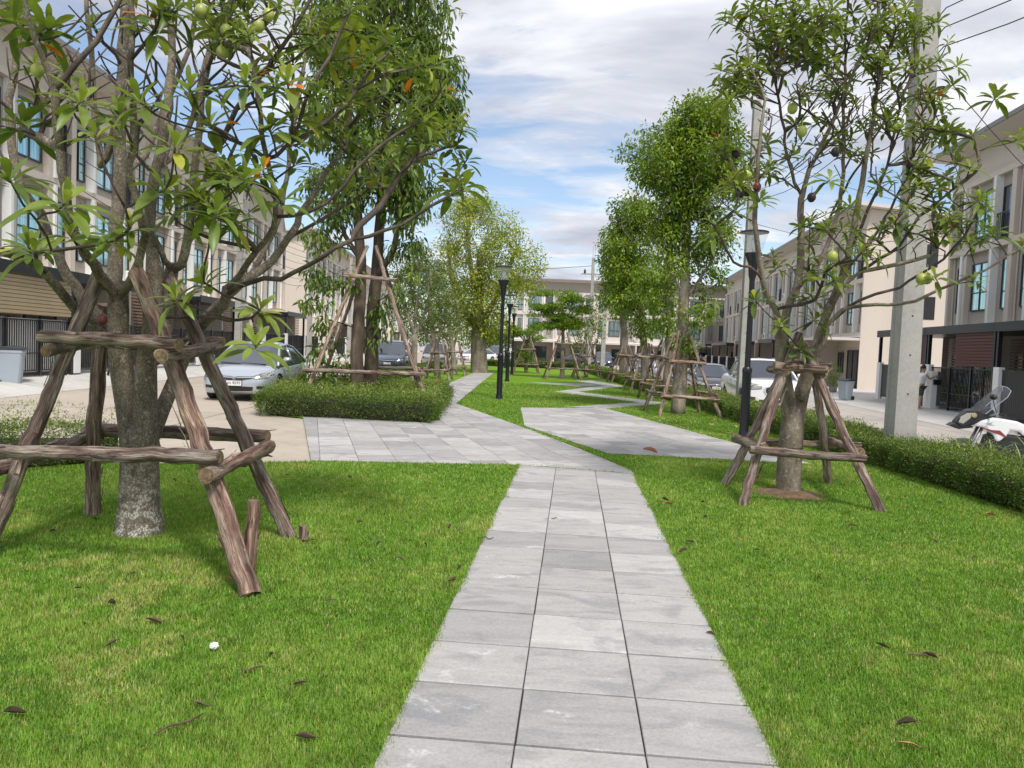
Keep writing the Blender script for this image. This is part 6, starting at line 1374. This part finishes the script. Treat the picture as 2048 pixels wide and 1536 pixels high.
def strew(protos, spots, label, group, cat='leaf', seed=0, sc=(.5, 1.05)):
    rs = rng(seed)
    for i, (x, y) in enumerate(spots):
        k = i % len(protos); o = protos[k] if (i < len(protos)) else protos[k].copy()
        if i >= len(protos): COL.objects.link(o)
        s = rs.uniform(*sc); zb_ = .02 if not on_lawn(np.array([x]), np.array([y]))[0] else (.030 if y < 9 else .018)
        o.location = (x, y, zb_); o.scale = (s, s, s); o.rotation_euler = (rs.uniform(-.35, .35), rs.uniform(-.35, .35), rs.uniform(0, 6.28)); tag(o, label, cat, group)
br = [(757, 1095), (820, 1090), (853, 1100), (265, 1156), (155, 1186), (224, 1217), (308, 1252), (365, 1288), (225, 1298), (168, 1260), (400, 1422), (610, 1490), (720, 1051), (870, 1003), (918, 1145), (800, 1125), (350, 968), (378, 970), (1405, 1010), (1410, 1040),
      (1380, 1090), (1365, 1110), (1513, 1107), (1483, 1060), (1680, 1112), (1765, 1303), (1812, 1460), (1862, 1322), (1420, 1275), (1730, 1170), (905, 1170), (660, 1210), (540, 1190), (30, 1440), (540, 1320), (80, 1108), (600, 1380), (900, 1060), (640, 985), (575, 955), (700, 960), (1640, 1160),
      (1540, 1160), (1870, 1090), (1950, 1120), (1990, 1080), (1370, 985), (1330, 1005), (190, 1045), (106, 1070), (1880, 1010)]
P_ = [dead_leaf('deadleaf', c, 300+i, .085) for i, c in enumerate((1.3, .7, 1.5, .5, 1.1, 1.6, .9))]
strew(P_, [GP(*p)[:2] for p in br], 'dry curled brown leaf lying on the near lawn', 'brown fallen leaves on the near lawn', seed=1)
rs = rng(9); sp = []
for _ in range(60):
    a = rs.uniform(0, 6.28); q = rs.random()**.6; p = GP(1385+math.cos(a)*105*q, 850+math.sin(a)*26*q)[:2]; sp.append(p)
sp = [p for p in sp if on_lawn(np.array([p[0]]), np.array([p[1]]))[0]]
P_ = [dead_leaf('yellowleaf', c, 320+i, .13) for i, c in enumerate((.4, .2, .6))]
strew(P_, sp, 'pale yellow leaf fallen on the grass under the ringed-trunk tree', 'yellow leaves under the right-hand trees', seed=2)
sp = [GP(x, y)[:2] for x, y in [(1650, 937), (1665, 945), (1640, 960), (1700, 955), (1745, 950), (1600, 930), (1980, 1035), (2010, 1040), (1705, 1058), (1815, 1503), (1335, 1013), (1500, 905), (1100, 800), (620, 1090), (965, 775), (930, 790)]]
P_ = [dead_leaf('orangeleaf', c, 340+i, .12) for i, c in enumerate((.8, .4))]
strew(P_, sp, 'orange-tan dry leaf lying on the lawn', 'orange-tan fallen leaves', seed=3)
o = dead_leaf('orangeleaf', 1.2, 350, .24); gp = GP(1300, 906); o.location = (gp[0], gp[1], .03); o.rotation_euler = (.3, .2, 1.3); tag(o, 'large curled orange leaf at the edge of the right paving', 'leaf')
def twig(px, py, ln, ang, seed):
    rs = rng(seed); gp = GP(px, py); d = np.array([math.cos(ang), math.sin(ang), 0])*ln/2; z = np.array([0, 0, .03]); c = np.array([gp[0], gp[1], 0])
    mb = MB(); mb.tube([c-d+z, c-d*.3+z+rs.normal(0, .008, 3), c+d*.4+z+rs.normal(0, .008, 3), c+d+z], [.003, .005, .005, .003], 6); o = mb.build('fallen_twig', M['deadleaf'], smooth=True); return o
for i, (px, py, ln, a, lab) in enumerate([(358, 1462, .22, 1.0, 'reddish-brown twig on the near left lawn'), (975, 1082, .10, 0.1, 'thin twig lying across the left slab edge of the path'), (500, 1345, .12, .1, 'dark twig on the lawn near the white stone'), (1108, 1043, .06, 0, 'tiny dark twig lying in the left joint of the path'), (1840, 1320, .14, .1, 'dark brown twig on the right lawn')]):
    tag(twig(px, py, ln, a, 400+i), lab, 'twig', 'fallen twigs')
rs = rng(77); gp = GP(428, 1307); bm = bmesh.new(); bmesh.ops.create_icosphere(bm, subdivisions=3, radius=.022)
for v in bm.verts: v.co *= 1+rs.uniform(-.16, .16); v.co.z *= .8
me = bpy.data.meshes.new('stone'); bm.to_mesh(me); bm.free(); o = link('stone', me, None, M['white']); o.location = (gp[0], gp[1], .04); tag(o, 'small white stone on the near left lawn', 'stone')

# ------------------------------------------------------------------ grass
def grass():
    rs = rng(123); n = 2000000; d0_, d1_ = 1.9, 34.0
    y = np.exp(rs.uniform(math.log(d0_), math.log(d1_), n)); x = (y*.74+1.5)*rs.uniform(-1, 1, n)
    k = on_lawn(x, y)
    # blades also creep a little over the slab edges
    x, y = x[k], y[k]
    ex, ey = [], []
    for (a, b) in ((za, tuple(pa[:2])), (zb, tuple(pc[:2]))):
        t = rs.random(14000); s_ = 1 if a is za else -1; o_ = rs.exponential(.010, 14000)*(vnoise(t*60+9, t*0+3, 1.0, 77)*1.8)*s_; dx, dy = b[0]-a[0], b[1]-a[1]; l_ = math.hypot(dx, dy)
        ex.append(a[0]+dx*t+o_*dy/l_); ey.append(a[1]+dy*t-o_*dx/l_)
    x = np.concatenate([x]+ex); y = np.concatenate([y]+ey); y = np.maximum(y, .3); n = len(x)
    patch = vnoise(x+50, y+50, .55, 4)*.5+vnoise(x+50, y+50, .17, 5)*.3+vnoise(x+50, y+50, 1.7, 6)*.4
    dry = np.clip((vnoise(x+30, y+30, .42, 8)*.6+vnoise(x+30, y+30, .12, 9)*.4-.62)*5, 0, 1)*np.clip((vnoise(x+20, y+20, 2.2, 10)-.35)*3, 0, 1)
    near_left = np.exp(-(((x+2.0)/1.2)**2+((y-4.4)/1.3)**2)); dry = np.clip(dry*(.6+1.4*near_left), 0, 1)
    tone = .20+.55*(patch-.3)+rs.uniform(0, .34, n); tone = np.where(rs.random(n) < .10+.6*dry, rs.uniform(.72, 1.0, n), tone)
    h = (.010+.018*rs.random(n)+.012*patch)*(1+.02*y); w_ = .0020*(y/2.5)**.8
    az = rs.uniform(0, 2*math.pi, n); lean = .35+1.05*rs.random(n)**.8; d = np.c_[np.cos(az)*np.sin(lean), np.sin(az)*np.sin(lean), np.cos(lean)]
    R_ = frames(d, np.c_[np.cos(az), np.sin(az), np.zeros(n)])
    tv = [(-1, 0, 0), (1, 0, 0), (.75, .55, .10), (-.75, .55, .10), (.08, 1.0, .38), (-.08, 1.0, .38)]; tf = [(0, 1, 2, 3), (3, 2, 4, 5)]
    S = np.c_[w_, h, -h*.9]
    o = scatter('grass', tv, tf, np.c_[x, y, np.zeros(n)], R_, S, M['grass'], None, np.clip(tone, 0, 1), smooth=False); tag(o, 'short bright green lawn grass with dry straw patches', 'grass', kind='stuff')
    # edge fringe over the near path slabs
grass()
# far tree belt closing the left street
rs = rng(900); P = []
for k in range(26):
    cx, cy, h_ = rs.uniform(-46, 24), rs.uniform(168, 182), rs.uniform(5, 9.5); v = rs.normal(0, 1, (900, 3)); v /= np.linalg.norm(v, axis=1)[:, None]
    P.append(v*(rs.random(900)**.35)[:, None]*[3.2, 2.5, h_*.45]+[cx, cy, h_*.55])
P = np.concatenate(P); tag(scatter('tree_belt', LS[0], LS[1], P, frames(rs.normal(0, 1, (len(P), 3))), rs.uniform(.35, .8, len(P)), M['leaf_mid'], None, rs.uniform(0, .6, len(P)), smooth=False), 'distant belt of green trees closing the end of the left street', 'trees', kind='stuff')
